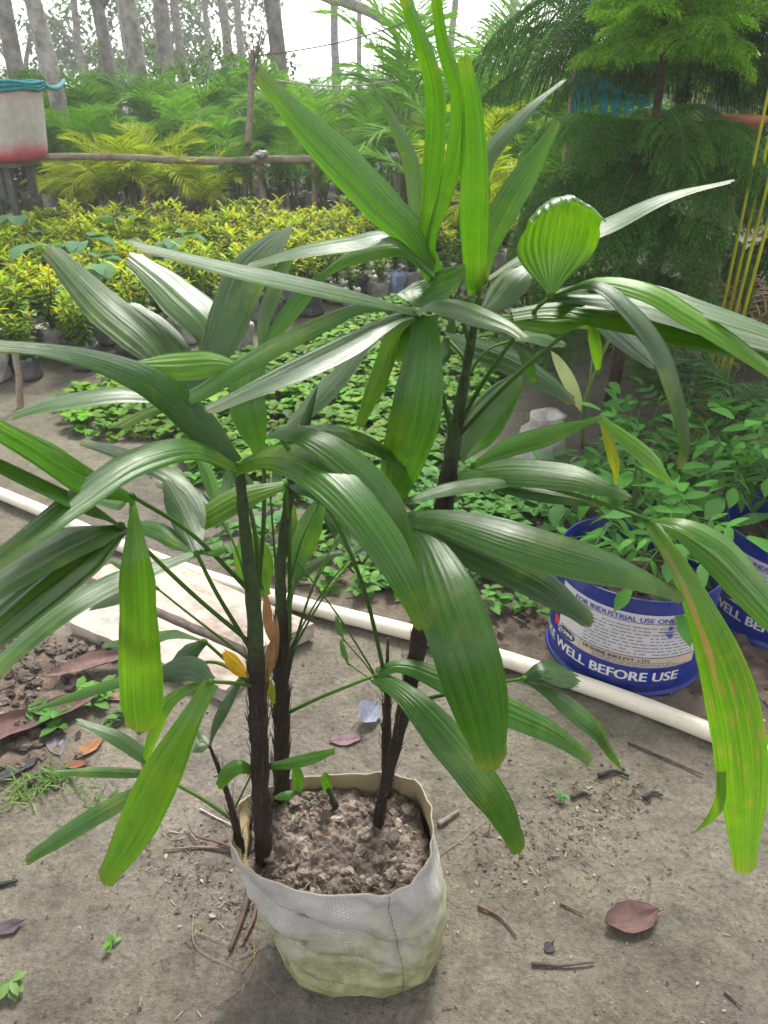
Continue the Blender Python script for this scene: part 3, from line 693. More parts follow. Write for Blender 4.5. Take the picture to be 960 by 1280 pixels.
# further narrow fans inside the left and middle of the clump
F([(322, 800, .82), (300, 700, .86), (272, 640, .90)], [
    ([(272, 640, .90), (240, 615, .93), (196, 604, .96)], 17, 'g', dict(up=.9, view=.3)),
    ([(272, 640, .90), (262, 600, .94), (246, 566, .97)], 18, 'm', dict(up=.6)),
    ([(272, 640, .90), (284, 606, .94), (290, 572, .97)], 15, 'g', dict(up=.8))], r=.0015)
F([(352, 790, .90), (372, 690, .95), (398, 628, 1.0)], [
    ([(398, 628, 1.0), (420, 604, 1.04), (452, 590, 1.07)], 17, 'm', dict(up=.8)),
    ([(398, 628, 1.0), (404, 594, 1.04), (402, 556, 1.07)], 18, 'p', dict(up=.8)),
    ([(398, 628, 1.0), (382, 600, 1.03), (352, 580, 1.05)], 15, 'n')], r=.0015)
F([(352, 830, .90), (400, 745, .96), (440, 695, 1.0)], [
    ([(440, 695, 1.0), (462, 684, 1.03), (492, 684, 1.05)], 15, 'g', dict(up=.9)),
    ([(440, 695, 1.0), (456, 664, 1.04), (464, 636, 1.06)], 15, 'm'),
    ([(440, 695, 1.0), (428, 668, 1.03), (422, 640, 1.05)], 13, 'g')], r=.0014)
F([(318, 830, .81), (240, 770, .82), (196, 735, .83)], [
    ([(196, 735, .83), (160, 742, .84), (112, 760, .84)], 17, 'g', dict(up=.9)),
    ([(196, 735, .83), (172, 716, .86), (138, 700, .88)], 16, 'n', dict(up=.8))], r=.0016)
F([(572, 540, .975), (555, 500, 1.0), (540, 470, 1.02)], [
    ([(540, 470, 1.02), (522, 440, 1.06), (490, 418, 1.09)], 20, 'd', dict(up=.8)),
    ([(540, 470, 1.02), (560, 430, 1.06), (566, 395, 1.08)], 18, 'd', dict(up=.6))], r=.0016)
F([(580, 480, .985), (606, 440, 1.0), (640, 425, 1.02)], [
    ([(640, 425, 1.02), (668, 420, 1.05), (706, 430, 1.07)], 18, 'n', dict(up=.8)),
    ([(640, 425, 1.02), (658, 446, 1.04), (668, 478, 1.05)], 17, 'd')], r=.0016)
# ------------------------------------------------------------------ the woven sack and its soil
SC = Vector((-0.045, 0.802, 0.0))
sack = thing('grow_sack', SC, 'off white woven plastic sack with green algae stains holding the lady palm', 'sack')
NA, NZ = 180, 70
def sack_pt(a, t, ins=0.0):
    ca, sa = math.cos(a), math.sin(a)
    e = 0.72
    X = math.copysign(abs(ca) ** e, ca); Y = math.copysign(abs(sa) ** e, sa)
    top = smooth(0.25, 1, t)
    rx = lerp(0.140, 0.140, t) ; ry = lerp(0.118, 0.116, t)
    roundb = 1 - 0.20 * (1 - smooth(0, 0.16, t)) ** 2
    rx *= roundb; ry *= roundb
    # bulge of the filled lower half
    bul = 1 + 0.05 * math.sin(math.pi * min(1, t * 1.15))
    x = X * rx * bul; y = Y * ry * bul
    # the lip is pulled out to the left, the base is tucked in there
    lf = max(0, -ca) ** 2
    x += -0.030 * lf * smooth(0.45, 1.0, t) + 0.030 * lf * (1 - smooth(0.0, 0.55, t)) * 1.0
    x += -0.020 * top
    rimz = 0.292 + 0.012 * math.sin(a * 2 + 0.6) - 0.012 * max(0, math.sin(a)) + 0.007 * noise.noise(Vector((ca * 3, sa * 3, 1))) + .0025 * noise.noise(Vector((ca * 8, sa * 8, 5)))
    d = abs((a - R(292) + math.pi) % (2 * math.pi) - math.pi)
    rimz += -0.004 * math.exp(-(d / 0.10) ** 2)
    z = t * rimz
    # diagonal tension folds from the left lip down to the right
    q = (a - math.pi) * 2.2 + t * 7.0
    fr = smooth(0.05, 0.4, t) * (1 - smooth(0.88, 1.0, t)) * (0.45 + 0.55 * max(0, -sa))
    lfold = 0.4 + 0.6 * max(0, -ca)
    f = (0.0075 * lfold * math.sin(q * 3.0 + 1.6 * noise.noise(Vector((a * 1.2, t * 3, 0))) * 2) + 0.010 * noise.noise(Vector((ca * 3.5, sa * 3.5, t * 4))) + 0.0045 * noise.noise(Vector((ca * 11, sa * 11, t * 12)))) * fr
    f += smooth(.8, 1, t) * (.004 * noise.noise(Vector((ca * 5, sa * 5, 21))) + .0015 * noise.noise(Vector((ca * 13, sa * 13, 31))))
    f += 0.003 * noise.noise(Vector((ca * 6, sa * 6, t * 6 + 9)))
    ad = math.degrees(a)
    for (t0_, sl, w_, am) in ((.80, -.0040, .020, -.0085), (.72, -.0046, .020, .0075), (.63, -.0052, .015, -.0075), (.54, -.0046, .016, .006), (.45, -.0040, .014, -.006), (.92, -.0026, .018, -.005), (.36, -.0012, .022, -.005)):
        if 165 < ad < 330:
            dd = t - (t0_ + sl * (ad - 180) + .03 * math.sin(ad * .06 + t0_ * 20))
            f += am * math.exp(-(dd / w_) ** 2) * smooth(165, 200, ad) * smooth(330, 270, ad)
    n = Vector((X, Y, 0)).normalized()
    return Vector((x, y, z)) + n * (f - ins)
mb = MB(); rows = []
for j in range(NZ):
    t = j / (NZ - 1); rows.append([mb.vert(sack_pt(2 * math.pi * i / NA, t), (1, 1, 1), (i / NA * 3.4, t * 2.0, 0)) for i in range(NA)])
for j in range(NZ - 1, NZ - 22, -1):
    t = j / (NZ - 1); rows.append([mb.vert(sack_pt(2 * math.pi * i / NA, t, 0.0018) + Vector((0, 0, -0.0002)), (1, 1, 1), (i / NA * 3.4, t * 2.0, 1)) for i in range(NA)])
for a_, b_ in zip(rows, rows[1:]):
    for i in range(NA): mb.f.append((a_[i], a_[(i + 1) % NA], b_[(i + 1) % NA], b_[i]))
bc = mb.vert((0, 0, 0.003), (1, 1, 1), (0, 0, 0))
for i in range(NA): mb.f.append((rows[0][(i + 1) % NA], rows[0][i], bc))
ob('sack_cloth', mb.mesh('sack_cloth', M['sack']), sack)
# stitched seam on the right of the front face
mb = MB(); aS = R(293)
for k in range(34):
    t0, t1 = 0.03 + k * 0.0285, 0.03 + k * 0.0285 + 0.015
    p0, p1 = sack_pt(aS + 0.003 * math.sin(k), t0, -0.0016), sack_pt(aS + 0.003 * math.sin(k + .6), t1, -0.0016)
    mb.tube([p0, p1], 0.00055, 5, (0.1, 0.1, 0.1))
ob('seam', mb.mesh('seam', M['thread']), sack)
# a small frayed tear with straw poking out
mb = MB(); tp = sack_pt(R(252), 0.62, -0.002)
for k in range(9): mb.tube([tp + Vector((rnd(-.006, .006), 0, rnd(-.008, .008))), tp + Vector((rnd(-.012, .012), rnd(-.008, -.001), rnd(-.02, .012)))], [0.0008, 0.0002], 4, (0.28, 0.18, 0.10))
ob('frayed_tear', mb.mesh('frayed_tear', M['litter']), sack)
# soil
mb = MB(); NR = 60
def soil_z(x, y):
    return 0.232 + 0.016 * noise.noise(Vector((x * 14, y * 14, 1))) + 0.016 * (1 - abs(noise.noise(Vector((x * 30, y * 30, 3))))) * .6 + 0.010 * noise.noise(Vector((x * 60, y * 60, 6))) + 0.006 * noise.noise(Vector((x * 140, y * 140, 2)))
cen = mb.vert((-0.02, 0, soil_z(-0.02, 0)), (0.16, 0.115, 0.085)); prev = None
for r in range(1, NR + 1):
    ring = []
    for i in range(NA):
        e = sack_pt(2 * math.pi * i / NA, 0.83, 0.006); s = r / NR
        x, y = -0.02 + (e.x + 0.02) * s, e.y * s
        zz = soil_z(x, y) + 0.006 * (1 - s) - (0.012 if r == NR else 0)
        v = 0.75 + 0.6 * smooth(-0.5, 0.6, noise.noise(Vector((x * 30, y * 30, 11))))
        ring.append(mb.vert((x, y, zz), (0.13 * v, 0.104 * v, 0.086 * v)))
    for i in range(NA):
        if prev: mb.f.append((prev[i], ring[i], ring[(i + 1) % NA], prev[(i + 1) % NA]))
        else: mb.f.append((cen, ring[i], ring[(i + 1) % NA]))
    prev = ring
def clod(mb, p, r, c):
    n1, n2 = (6, 9) if r > .006 else (4, 5); rows_ = []; s = rnd(0, 50); st = Vector((rnd(.7, 1.3), rnd(.7, 1.3), rnd(.5, .9)))
    for i in range(n1 + 1):
        th = math.pi * i / n1; row = []
        for k in range(n2):
            ph = 2 * math.pi * k / n2
            d = Vector((math.sin(th) * math.cos(ph), math.sin(th) * math.sin(ph), math.cos(th)))
            rr = r * (1 + 0.6 * noise.noise(d * 1.5 + Vector((s, 0, 0))) + 0.35 * noise.noise(d * 4 + Vector((0, s, 0))))
            row.append(mb.vert(p + Vector((d.x * st.x, d.y * st.y, d.z * st.z)) * rr, c))
        rows_.append(row)
    for a_, b_ in zip(rows_, rows_[1:]):
        for k in range(n2): mb.f.append((a_[k], b_[k], b_[(k + 1) % n2], a_[(k + 1) % n2]))
for k in range(520):
    a = rnd(0, 6.28); s = math.sqrt(rnd(0, 1)) * 0.93; e = sack_pt(a, 0.83, 0.01); x, y = -0.02 + (e.x + .02) * s, e.y * s
    r = rnd(0.0012, 0.004) if k > 80 else rnd(0.005, 0.011); v = rnd(.45, 1.45)
    clod(mb, Vector((x, y, soil_z(x, y) + r * .3)), r, (0.19 * v, 0.155 * v, 0.13 * v))
for k in range(170):
    a = rnd(0, 6.28); s = math.sqrt(rnd(0, 1)) * 0.9; e = sack_pt(a, 0.83, 0.01); p = Vector((-0.02 + (e.x + .02) * s, e.y * s, 0)); p.z = soil_z(p.x, p.y) + .006
    d = Vector((rnd(-1, 1), rnd(-1, 1), rnd(-.2, .4))) * rnd(.006, .02)
    mb.tube([p, p + d * .5 + Vector((0, 0, .002)), p + d], [.0009, .0008, .0003], 4, random.choice([(0.12, 0.07, 0.04), (0.3, 0.22, 0.14), (0.08, 0.05, 0.035)]), cap=False)
so_ = ob('potting_soil', mb.mesh('potting_soil', M['soil'], smooth_=False), None, SC)
tag(so_, 'crumbly brown potting soil filling the woven sack', 'soil', kind='stuff')
# ------------------------------------------------------------------ pipe and planks
mb = MB(); pr = 0.0215
pp = [Vector((p.x, p.y, gz(p.x, p.y) * .5 + pr + 0.004 + 0.004 * math.sin(i * 1.3))) for i, p in enumerate(PIPE_G)]
pp = catmull(pp, 80); mb.tube(pp, pr, 18, (1, 1, 1))
pipe = ob('pipe', mb.mesh('pipe', M['pvc']), None)
tag(pipe, 'long cream plastic water pipe lying across the ground before the blue drums', 'pipe')

def plank(name, corners, th, z, label):
    A, B, C_, D = [atg(x, y, z) for (x, y) in corners]     # near-left, near-right, far-right, far-left
    c0 = (A + B + C_ + D) / 4; c0.z = 0
    mb = MB(); nl, nw = 26, 6; ix = {}
    for k, zz in ((0, z - th), (1, z)):
        for i in range(nl + 1):
            for j in range(nw + 1):
                s, t = i / nl, j / nw
                p = A.lerp(B, s).lerp(D.lerp(C_, s), t); p.z = zz
                ed = 0.0035 * noise.noise(Vector((s * 9, t * 4, k * 7))) ; 
                if j in (0, nw): p += (D - A).normalized() * (0.004 * noise.noise(Vector((s * 14, j, 2))))
                if i in (0, nl): p += (B - A).normalized() * (0.006 * noise.noise(Vector((t * 7, i, 5))))
                if k == 1: p.z += ed - (0.003 if j in (0, nw) or i in (0, nl) else 0)
                ix[k, i, j] = mb.vert(p)
    for i in range(nl):
        for j in range(nw):
            mb.f.append((ix[1, i, j], ix[1, i + 1, j], ix[1, i + 1, j + 1], ix[1, i, j + 1]))
            mb.f.append((ix[0, i, j], ix[0, i, j + 1], ix[0, i + 1, j + 1], ix[0, i + 1, j]))
        mb.f.append((ix[0, i, 0], ix[0, i + 1, 0], ix[1, i + 1, 0], ix[1, i, 0]))
        mb.f.append((ix[0, i + 1, nw], ix[0, i, nw], ix[1, i, nw], ix[1, i + 1, nw]))
    for j in range(nw):
        mb.f.append((ix[0, 0, j + 1], ix[0, 0, j], ix[1, 0, j], ix[1, 0, j + 1]))
        mb.f.append((ix[0, nl, j], ix[0, nl, j + 1], ix[1, nl, j + 1], ix[1, nl, j]))
    d = (B - A).normalized(); rz = math.atan2(d.y, d.x)
    me = mb.mesh(name, M['plank'], c0, smooth_=False)
    me.transform(Matrix.Rotation(-rz, 4, 'Z'))
    o = ob(name, me, None, c0, (0, 0, rz)); tag(o, label, 'plank', 'pale planks bridging the soil'); return o
plank('plank', [(104, 716), (318, 812), (392, 778), (182, 688)], 0.05, 0.062, 'pale weathered plank lying against the cream pipe')
plank('plank', [(86, 776), (282, 862), (318, 824), (128, 740)], 0.045, 0.045, 'pale weathered plank lying along the dark soil and litter')

# ------------------------------------------------------------------ things lying on the earth
def flat_leaf(name, px, py, L, W, ang, c, label, cat='leaf', curl=0.5, fold=0.2, lift=0.004, segs=8, group=None, ragged=0.25, tilt=0.0):
    c = tuple(q * .55 for q in c)
    g0 = atg(px, py); g0.z = gz(g0.x, g0.y) + lift
    mb = MB(); n = 9; rows = []; sd = rnd(0, 50)
    for i in range(segs + 1):
        t = i / segs; wd = W * .5 * max(.02, math.sin(math.pi * min(1, t * .97 + .015)) ** .85); row = []
        for j in range(n):
            u = -1 + 2 * j / (n - 1)
            rg = 1 + ragged * noise.noise(Vector((t * 5, u * 2, sd)))
            x = (t - .5) * L; y = u * wd * rg
            z = fold * wd * u * u + curl * L * (t - .5) ** 2 * .6 + .10 * W * noise.noise(Vector((t * 3.3, u * 1.6, sd + 4))) + tilt * y
            v = 1 + .35 * noise.noise(Vector((t * 4, u * 3, sd + 9)))
            if j == n // 2: v *= .7; z -= .002
            row.append(mb.vert((x, y, max(z, -lift + .001)), tuple(q * v for q in c)))
        rows.append(row)
    for a_, b_ in zip(rows, rows[1:]):
        for j in range(n - 1): mb.f.append((a_[j], b_[j], b_[j + 1], a_[j + 1]))
    mb.tube([(L * .46, 0, .002), (L * .62, .01 * L, .004)], [.0012, .0008], 5, tuple(q * .6 for q in c))
    o = ob(name, mb.mesh(name, M['litter']), None, g0, (0, 0, ang)); tag(o, label, cat, group); return o
flat_leaf('dry_leaf', 788, 1152, .105, .062, .25, (.135, .072, .062), 'large curled purple brown dry leaf lying on bare earth', curl=.9, fold=.35)
flat_leaf('fallen_leaf', 432, 926, .075, .035, .15, (.20, .12, .14), 'flat mauve fallen leaf on the earth behind the sack', curl=.1, fold=.05)
flat_leaf('fallen_leaf', 462, 900, .075, .05, 1.1, (.22, .24, .33), 'blue grey fallen leaf standing on edge behind the sack', curl=.2, fold=.2, tilt=.6, lift=.02)
flat_leaf('fallen_leaf', 12, 1160, .045, .03, .5, (.09, .06, .075), 'small dark purple leaf on smooth earth near no other leaf')
flat_leaf('leaf_chip', 686, 1188, .022, .019, .8, (.045, .035, .045), 'tiny square black leaf fragment on the open earth', curl=.1)
flat_leaf('dry_sheath', 38, 915, .34, .085, .62, (.15, .075, .065), 'long purple brown fallen leaf sheath on the soil', curl=.2, fold=.5, lift=.02, ragged=.4)
flat_leaf('dry_sheath', 118, 842, .22, .06, .42, (.20, .115, .10), 'pinkish brown folded dry sheath on the dark soil mound', curl=.2, fold=.5, lift=.025, ragged=.4)
flat_leaf('fallen_leaf', 72, 930, .085, .045, -1.1, (.17, .16, .18), 'slate grey fallen leaf among small weeds', curl=.3)
flat_leaf('fallen_leaf', 112, 938, .07, .035, .9, (.34, .15, .06), 'bright orange fallen leaf among the litter', curl=.6)
flat_leaf('fallen_leaf', 96, 958, .05, .022, .2, (.22, .085, .045), 'rust red fallen leaf just below the orange one', curl=.4)
flat_leaf('fallen_leaf', 148, 872, .055, .03, .4, (.32, .20, .12), 'tan curled leaf beside small weeds', curl=.7)
flat_leaf('fallen_leaf', 22, 968, .10, .03, .7, (.05, .06, .055), 'narrow blackish green rotting leaf on the soil edge', curl=.2)
flat_leaf('fallen_leaf', 178, 908, .05, .025, 1.6, (.10, .07, .06), 'dark brown leaf scrap beside the hanging palm leaflet', curl=.4)
def twig(name, pxs, r, c, label, cat='twig', z0=.003, group=None):
    P = []; c = tuple(q * .6 for q in c)
    for (x, y) in pxs:
        p = atg(x, y); P.append(Vector((p.x, p.y, gz(p.x, p.y) + z0 + r * .6)))
    k = P[0].copy(); P = catmull(P, 12)
    for p in P: p.z += rnd(-.0006, .0014)
    mb = MB(); mb.tube(P, [r * (1 - .5 * i / 11) for i in range(12)], 6, c, wob=.12)
    o = ob(name, mb.mesh(name, M['litter'], k), None, k); tag(o, label, cat, group); return o
twig('twig', [(785, 929), (825, 948), (878, 971)], .0042, (.15, .12, .11), 'long grey twig on the earth in front of the pipe')
twig('twig', [(597, 1137), (625, 1150), (645, 1174)], .0034, (.17, .10, .07), 'short brown bent twig with reddish end to the right of the sack')
twig('twig', [(700, 1132), (729, 1146)], .0026, (.16, .13, .10), 'thin straight grey twig near the large dry leaf')
twig('stick', [(548, 1034), (574, 1016)], .0062, (.24, .19, .15), 'stubby pale stick by the sack rim', 'stick')
twig('twig', [(664, 1209), (700, 1212), (742, 1206)], .0032, (.085, .06, .045), 'dark crumbling twig half sunk in the earth')
twig('twig', [(905, 1240), (926, 1260)], .0028, (.12, .10, .09), 'very short grey twig on bare earth away from any leaf')
twig('stick', [(-12, 1110), (22, 1102)], .006, (.025, .04, .03), 'short blackish green stick on the earth', 'stick')
twig('twig', [(748, 972), (768, 966), (786, 972)], .0055, (.02, .02, .02), 'charred black twig stub on the earth below the drum')
twig('twig', [(714, 998), (728, 992), (738, 997)], .0055, (.06, .05, .04), 'short dark bark scrap below the split palm leaf')
twig('twig', [(804, 998), (816, 992), (828, 996)], .005, (.05, .045, .04), 'lumpy dark bark scrap beside the charred stub')
twig('root', [(303, 1070), (270, 1058), (246, 1052), (236, 1035)], .0036, (.15, .085, .06), 'dry curling brown root leaving the sack lip', 'root', z0=.012)
twig('root', [(300, 1066), (255, 1062), (205, 1064)], .0034, (.22, .15, .11), 'straight pale brown root lying beside the sack', 'root')
twig('root', [(316, 1105), (304, 1150), (288, 1196)], .007, (.10, .062, .045), 'dark dry leaf sheath hanging down beside the sack', 'root', z0=.008)
twig('root', [(322, 1120), (318, 1150), (306, 1180)], .005, (.15, .09, .062), 'reddish dry sheath strip beside the sack', 'root', z0=.006)
twig('root', [(250, 1012), (268, 1022), (292, 1034)], .0022, (.55, .48, .42), 'thin white root tip curving beside the small shoot', 'root')
for i, pxs in enumerate(([(242, 1145), (245, 1185), (296, 1215)], [(248, 1168), (290, 1184)], [(318, 1165), (313, 1225), (260, 1265)], [(330, 1228), (360, 1262)], [(322, 1190), (302, 1220), (312, 1200)], [(546, 1074), (578, 1052), (608, 1026)], [(300, 1200), (345, 1178)])):
    twig('straw', pxs, .0009, (.30, .23, .12), 'thin pale straw stalk lying loose around the sack', 'straw', group='loose straws round the sack')
# scattered crumbs, bark bits, small litter
mb = MB()
def crumb_at(x, y, s):
    z = gz(x, y)
    c = random.choice([(.035, .025, .02), (.06, .042, .03), (.10, .075, .055), (.24, .20, .15), (.045, .03, .03), (.13, .08, .045)])
    k = random.random()
    a = rnd(0, 6.28)
    if k < .45:
        d = Vector((math.cos(a), math.sin(a), rnd(-.05, .15))) * s * rnd(.8, 2.2)
        mb.tube([(x, y, z + .002), (x + d.x, y + d.y, z + .003 + max(0, d.z))], [s * .12, s * .07], 4, c, cap=False)
    elif k < .8:
        mb.leaf((x, y, z + .0025), (math.cos(a), math.sin(a), rnd(-.1, .25)), (rnd(-.4, .4), rnd(-.4, .4), 1), s * rnd(.8, 1.6), s * rnd(.4, .9), c, 2, rnd(-.6, 1), .3)
    else: clod(mb, Vector((x, y, z + s * .12)), s * rnd(.16, .36), c)
for k in range(1000):
    x, y = rnd(-.85, 1.2), rnd(.55, 1.75)
    if (x + .05) ** 2 + (y - .8) ** 2 < .024: continue
    crumb_at(x, y, rnd(.003, .009) * (1.3 if random.random() < .12 else 1))
for (px, py, n, sp, s) in ((690, 1040, 240, .085, .008), (730, 1012, 90, .07, .008), (620, 1090, 60, .05, .008), (250, 1075, 120, .06, .008), (300, 1150, 120, .05, .008), (210, 1060, 60, .06, .008), (770, 985, 60, .05, .009)):
    c0 = atg(px, py)
    for k in range(n): crumb_at(random.gauss(c0.x, sp), random.gauss(c0.y, sp * .8), s * rnd(.5, 1.3))
o = ob('ground_debris', mb.mesh('ground_debris', M['litter'])); tag(o, 'fine bark crumbs and plant scraps strewn over the trodden earth', 'debris', kind='stuff')
mb = MB()
k = 0
while k < 2600:
    x, y = rnd(-1.6, 1.9), rnd(1.1, 3.2)
    m = soil_mask(x, y)
    if random.random() > m: k += .2; continue
    k += 1; crumb_at(x, y, rnd(.008, .026))
k = 0
while k < 420:
    x, y = rnd(-1.4, .2), rnd(1.0, 1.7)
    if random.random() > soil_mask(x, y): k += .1; continue
    k += 1; v = rnd(.5, 1.3); clod(mb, Vector((x, y, gz(x, y) + .004)), rnd(.005, .02), (.07 * v, .053 * v, .042 * v))
o = ob('leaf_litter', mb.mesh('leaf_litter', M['litter'], smooth_=False)); tag(o, 'brown leaf litter and clods covering the soil beyond the path', 'litter', kind='stuff')

# ------------------------------------------------------------------ weeds and the seedling bed
def blade_tuft(mb, x, y, n, L, W, c, spread=.7):
    for k in range(n):
        a = rnd(0, 6.28); d = Vector((math.cos(a) * spread, math.sin(a) * spread, 1)).normalized(); v = rnd(.75, 1.3)
        p = Vector((x + rnd(-.02, .02), y + rnd(-.02, .02), gz(x, y)))
        mb.leaf(p, d, (-d.x, -d.y, .8), L * rnd(.6, 1.2), W, tuple(q * v for q in c), 3, rnd(.5, 1.4), .15)
def rosette(mb, x, y, z, n, L, W, c, rise=.5, segs=3):
    for k in range(n):
        a = rnd(0, 6.28); v = rnd(.75, 1.3); d = Vector((math.cos(a), math.sin(a), rise * rnd(.2, 1.4)))
        mb.leaf((x, y, z + rnd(0, .012)), d, (0, 0, 1), L * rnd(.6, 1.2), W * rnd(.7, 1.2), tuple(q * v for q in c), segs, rnd(.2, .9), .14)
def weed(px, py, n, L, W, c, label, tuft=False, group=None):
    g0 = atg(px, py); mb = MB()
    if tuft:
        for k in range(5): blade_tuft(mb, g0.x + rnd(-.06, .06), g0.y + rnd(-.05, .05), n // 5, L, W, c)
    else:
        for k in range(max(1, n // 6)): rosette(mb, g0.x + rnd(-.035, .035) * (n > 8), g0.y + rnd(-.03, .03) * (n > 8), gz(g0.x, g0.y) + .003 + rnd(0, .02), 6, L, W, c)
    o = ob('weed', mb.mesh('weed', M['fol'], g0), None, g0); tag(o, label, 'weed', group); return o
weed(140, 1182, 7, .018, .010, (.09, .2, .03), 'tiny bright green weed alone on bare earth')
weed(18, 1236, 6, .03, .018, (.08, .13, .04), 'pale flat weed with few broad leaves on bare earth')
weed(62, 905, 40, .045, .022, (.06, .15, .03), 'leafy green weed growing among fallen leaves')
weed(115, 878, 36, .045, .02, (.08, .19, .03), 'bright leafy weed beside the pinkish dry sheath')
weed(160, 900, 22, .035, .015, (.06, .14, .03), 'small weed beside the tan curled leaf')
weed(75, 968, 45, .05, .0035, (.06, .14, .022), 'thin grass tuft at the soil edge', True)
weed(30, 992, 55, .055, .0035, (.09, .16, .03), 'yellow green grass tuft spilling over the trodden earth', True)
weed(110, 992, 20, .04, .0035, (.07, .14, .03), 'sparse grass tuft next to the low palm fan', True)
weed(700, 1000, 8, .02, .008, (.05, .16, .04), 'tiny weed on crumbly litter patch')
def inpoly(x, y, P):
    r = False; j = len(P) - 1
    for i in range(len(P)):
        if (P[i][1] > y) != (P[j][1] > y) and x < (P[j][0] - P[i][0]) * (y - P[i][1]) / (P[j][1] - P[i][1]) + P[i][0]: r = not r
        j = i
    return r
BED = [atg(*p) for p in ((60, 505), (250, 462), (360, 432), (470, 378), (600, 385), (640, 470), (560, 590), (420, 612), (300, 600), (190, 560), (100, 540))]
BED = [(p.x, p.y) for p in BED]
mb = MB(); k = 0
while k < 3300:
    x, y = rnd(-2.0, 1.2), rnd(2.3, 5.2)
    nn = noise.noise(Vector((x * 2.2, y * 2.2, 17)))
    if not inpoly(x + nn * .12, y + nn * .1, BED): continue
    k += 1; v = rnd(.6, 1.35) * (1 + .5 * nn); z = rnd(.015, .06) + .05 * max(0, nn); 
    c = (.080 * v * rnd(.8, 1.4), .20 * v, .016 * v)
    mb.tube([(x, y, 0), (x, y, z)], .0016, 3, (.1, .2, .05), cap=False)
    for q in range(random.choice((3, 4, 5))):
        a = rnd(0, 6.28); L = rnd(.02, .055)
        mb.leaf((x, y, z), (math.cos(a), math.sin(a), rnd(-.1, .6)), (0, 0, 1), L, L * .85, c, 3, rnd(.2, .8), .12, prof=lambda t: math.sin(math.pi * min(1, t * .9 + .08)) ** .5)
o = ob('seedling_bed', mb.mesh('seedling_bed', M['fol'])); tag(o, 'dense bed of small round leaved green seedlings', 'seedlings', kind='stuff')
mb = MB()
for (px, py, n, sp, L, c) in ((600, 640, 70, .14, .06, (.07, .20, .03)), (660, 645, 60, .12, .06, (.06, .17, .03)), (410, 700, 22, .10, .045, (.07, .17, .02)), (455, 715, 20, .10, .045, (.06, .16, .02)), (480, 735, 14, .06, .05, (.07, .18, .03)), (395, 660, 26, .08, .07, (.06, .15, .05)), (640, 730, 20, .06, .05, (.06, .16, .03)), (585, 720, 24, .08, .05, (.08, .17, .03)), (540, 610, 40, .12, .06, (.06, .18, .03)), (355, 620, 30, .1, .05, (.07, .19, .03)), (640, 760, 14, .05, .04, (.07, .18, .03)), (940, 745, 16, .06, .05, (.05, .14, .03)), (330, 690, 20, .1, .05, (.06, .15, .03)), (270, 612, 30, .12, .05, (.07, .19, .03))):
    c0 = atg(px, py)
    for k in range(n):
        x, y = random.gauss(c0.x, sp), random.gauss(c0.y, sp * .7)
        if pipe_side(x, y) < .03: continue
        rosette(mb, x, y, gz(x, y) + rnd(.005, .04), 5, L * rnd(.6, 1.1), L * .55, c, .6)
o = ob('ground_weeds', mb.mesh('ground_weeds', M['fol'])); tag(o, 'low leafy weeds creeping over the soil behind the pipe', 'weeds', kind='stuff')
# ------------------------------------------------------------------ the two cut-down blue drums
DR, DH = 0.195, 0.285
def wrap(me_verts, D, a0, zc, off):
    """flat sheet (x right, y up) bent round a drum; a0 = angle that faces the path"""
    out = []
    for (x, y) in me_verts:
        a = a0 + x / DR; out.append((D.x + (DR + off) * math.sin(a), D.y - (DR + off) * math.cos(a), zc + y))
    return out
def text_mesh(body, size):
    cu = bpy.data.curves.new('t', 'FONT'); cu.body = body; cu.size = size; cu.resolution_u = 3
    to = bpy.data.objects.new('t', cu); col.objects.link(to)
    bpy.context.view_layer.update()
    dg = bpy.context.evaluated_depsgraph_get(); me = bpy.data.meshes.new_from_object(to.evaluated_get(dg))
    vs_ = [(v.co.x, v.co.y) for v in me.vertices]; fs = [tuple(p.vertices) for p in me.polygons]
    bpy.data.objects.remove(to); bpy.data.curves.remove(cu); bpy.data.meshes.remove(me)
    return vs_, fs
def lettering(parent, D, a0, body, x0, x1, y0, h, mat, off, bold=False):
    v, f = text_mesh(body, 1.0)
    xa, xb = min(p[0] for p in v), max(p[0] for p in v); yb = max(p[1] for p in v); ya = min(p[1] for p in v); ya = min(0, ya) if ya < -.1 else ya
    v = [(x0 + (p[0] - xa) / (xb - xa) * (x1 - x0), y0 + p[1] / yb * h) for p in v]
    mb = MB()
    layers = ((0, 0), (h * .05, 0), (-h * .05, 0), (0, h * .03)) if bold else ((0, 0),)
    for li, (dx, dy) in enumerate(layers):
        b = len(mb.v)
        for p in wrap([(q[0] + dx, q[1] + dy) for q in v], D, a0, 0, off + .00012 * li): mb.vert(p)
        for q in f: mb.f.append(tuple(b + i for i in q))
    return ob('lettering', mb.mesh('lettering', mat, D, smooth_=False), parent)
def patch(name, parent, D, a0, x0, x1, y0, y1, mat, off, n=28, ell=False):
    mb = MB(); pts = []
    if ell:
        cx, cy_ = (x0 + x1) / 2, (y0 + y1) / 2
        pts = [(cx, cy_)] + [(cx + (x1 - x0) / 2 * math.cos(2 * math.pi * k / 28), cy_ + (y1 - y0) / 2 * math.sin(2 * math.pi * k / 28)) for k in range(28)]
        for p in wrap(pts, D, a0, 0, off): mb.vert(p)
        for k in range(28): mb.f.append((0, 1 + k, 1 + (k + 1) % 28))
    else:
        for k in range(n + 1):
            x = lerp(x0, x1, k / n)
            for p in wrap([(x, y0), (x, y1)], D, a0, 0, off): mb.vert(p)
        for k in range(n): mb.f.append((2 * k, 2 * k + 2, 2 * k + 3, 2 * k + 1))
    return ob(name, mb.mesh(name, mat, D), parent)
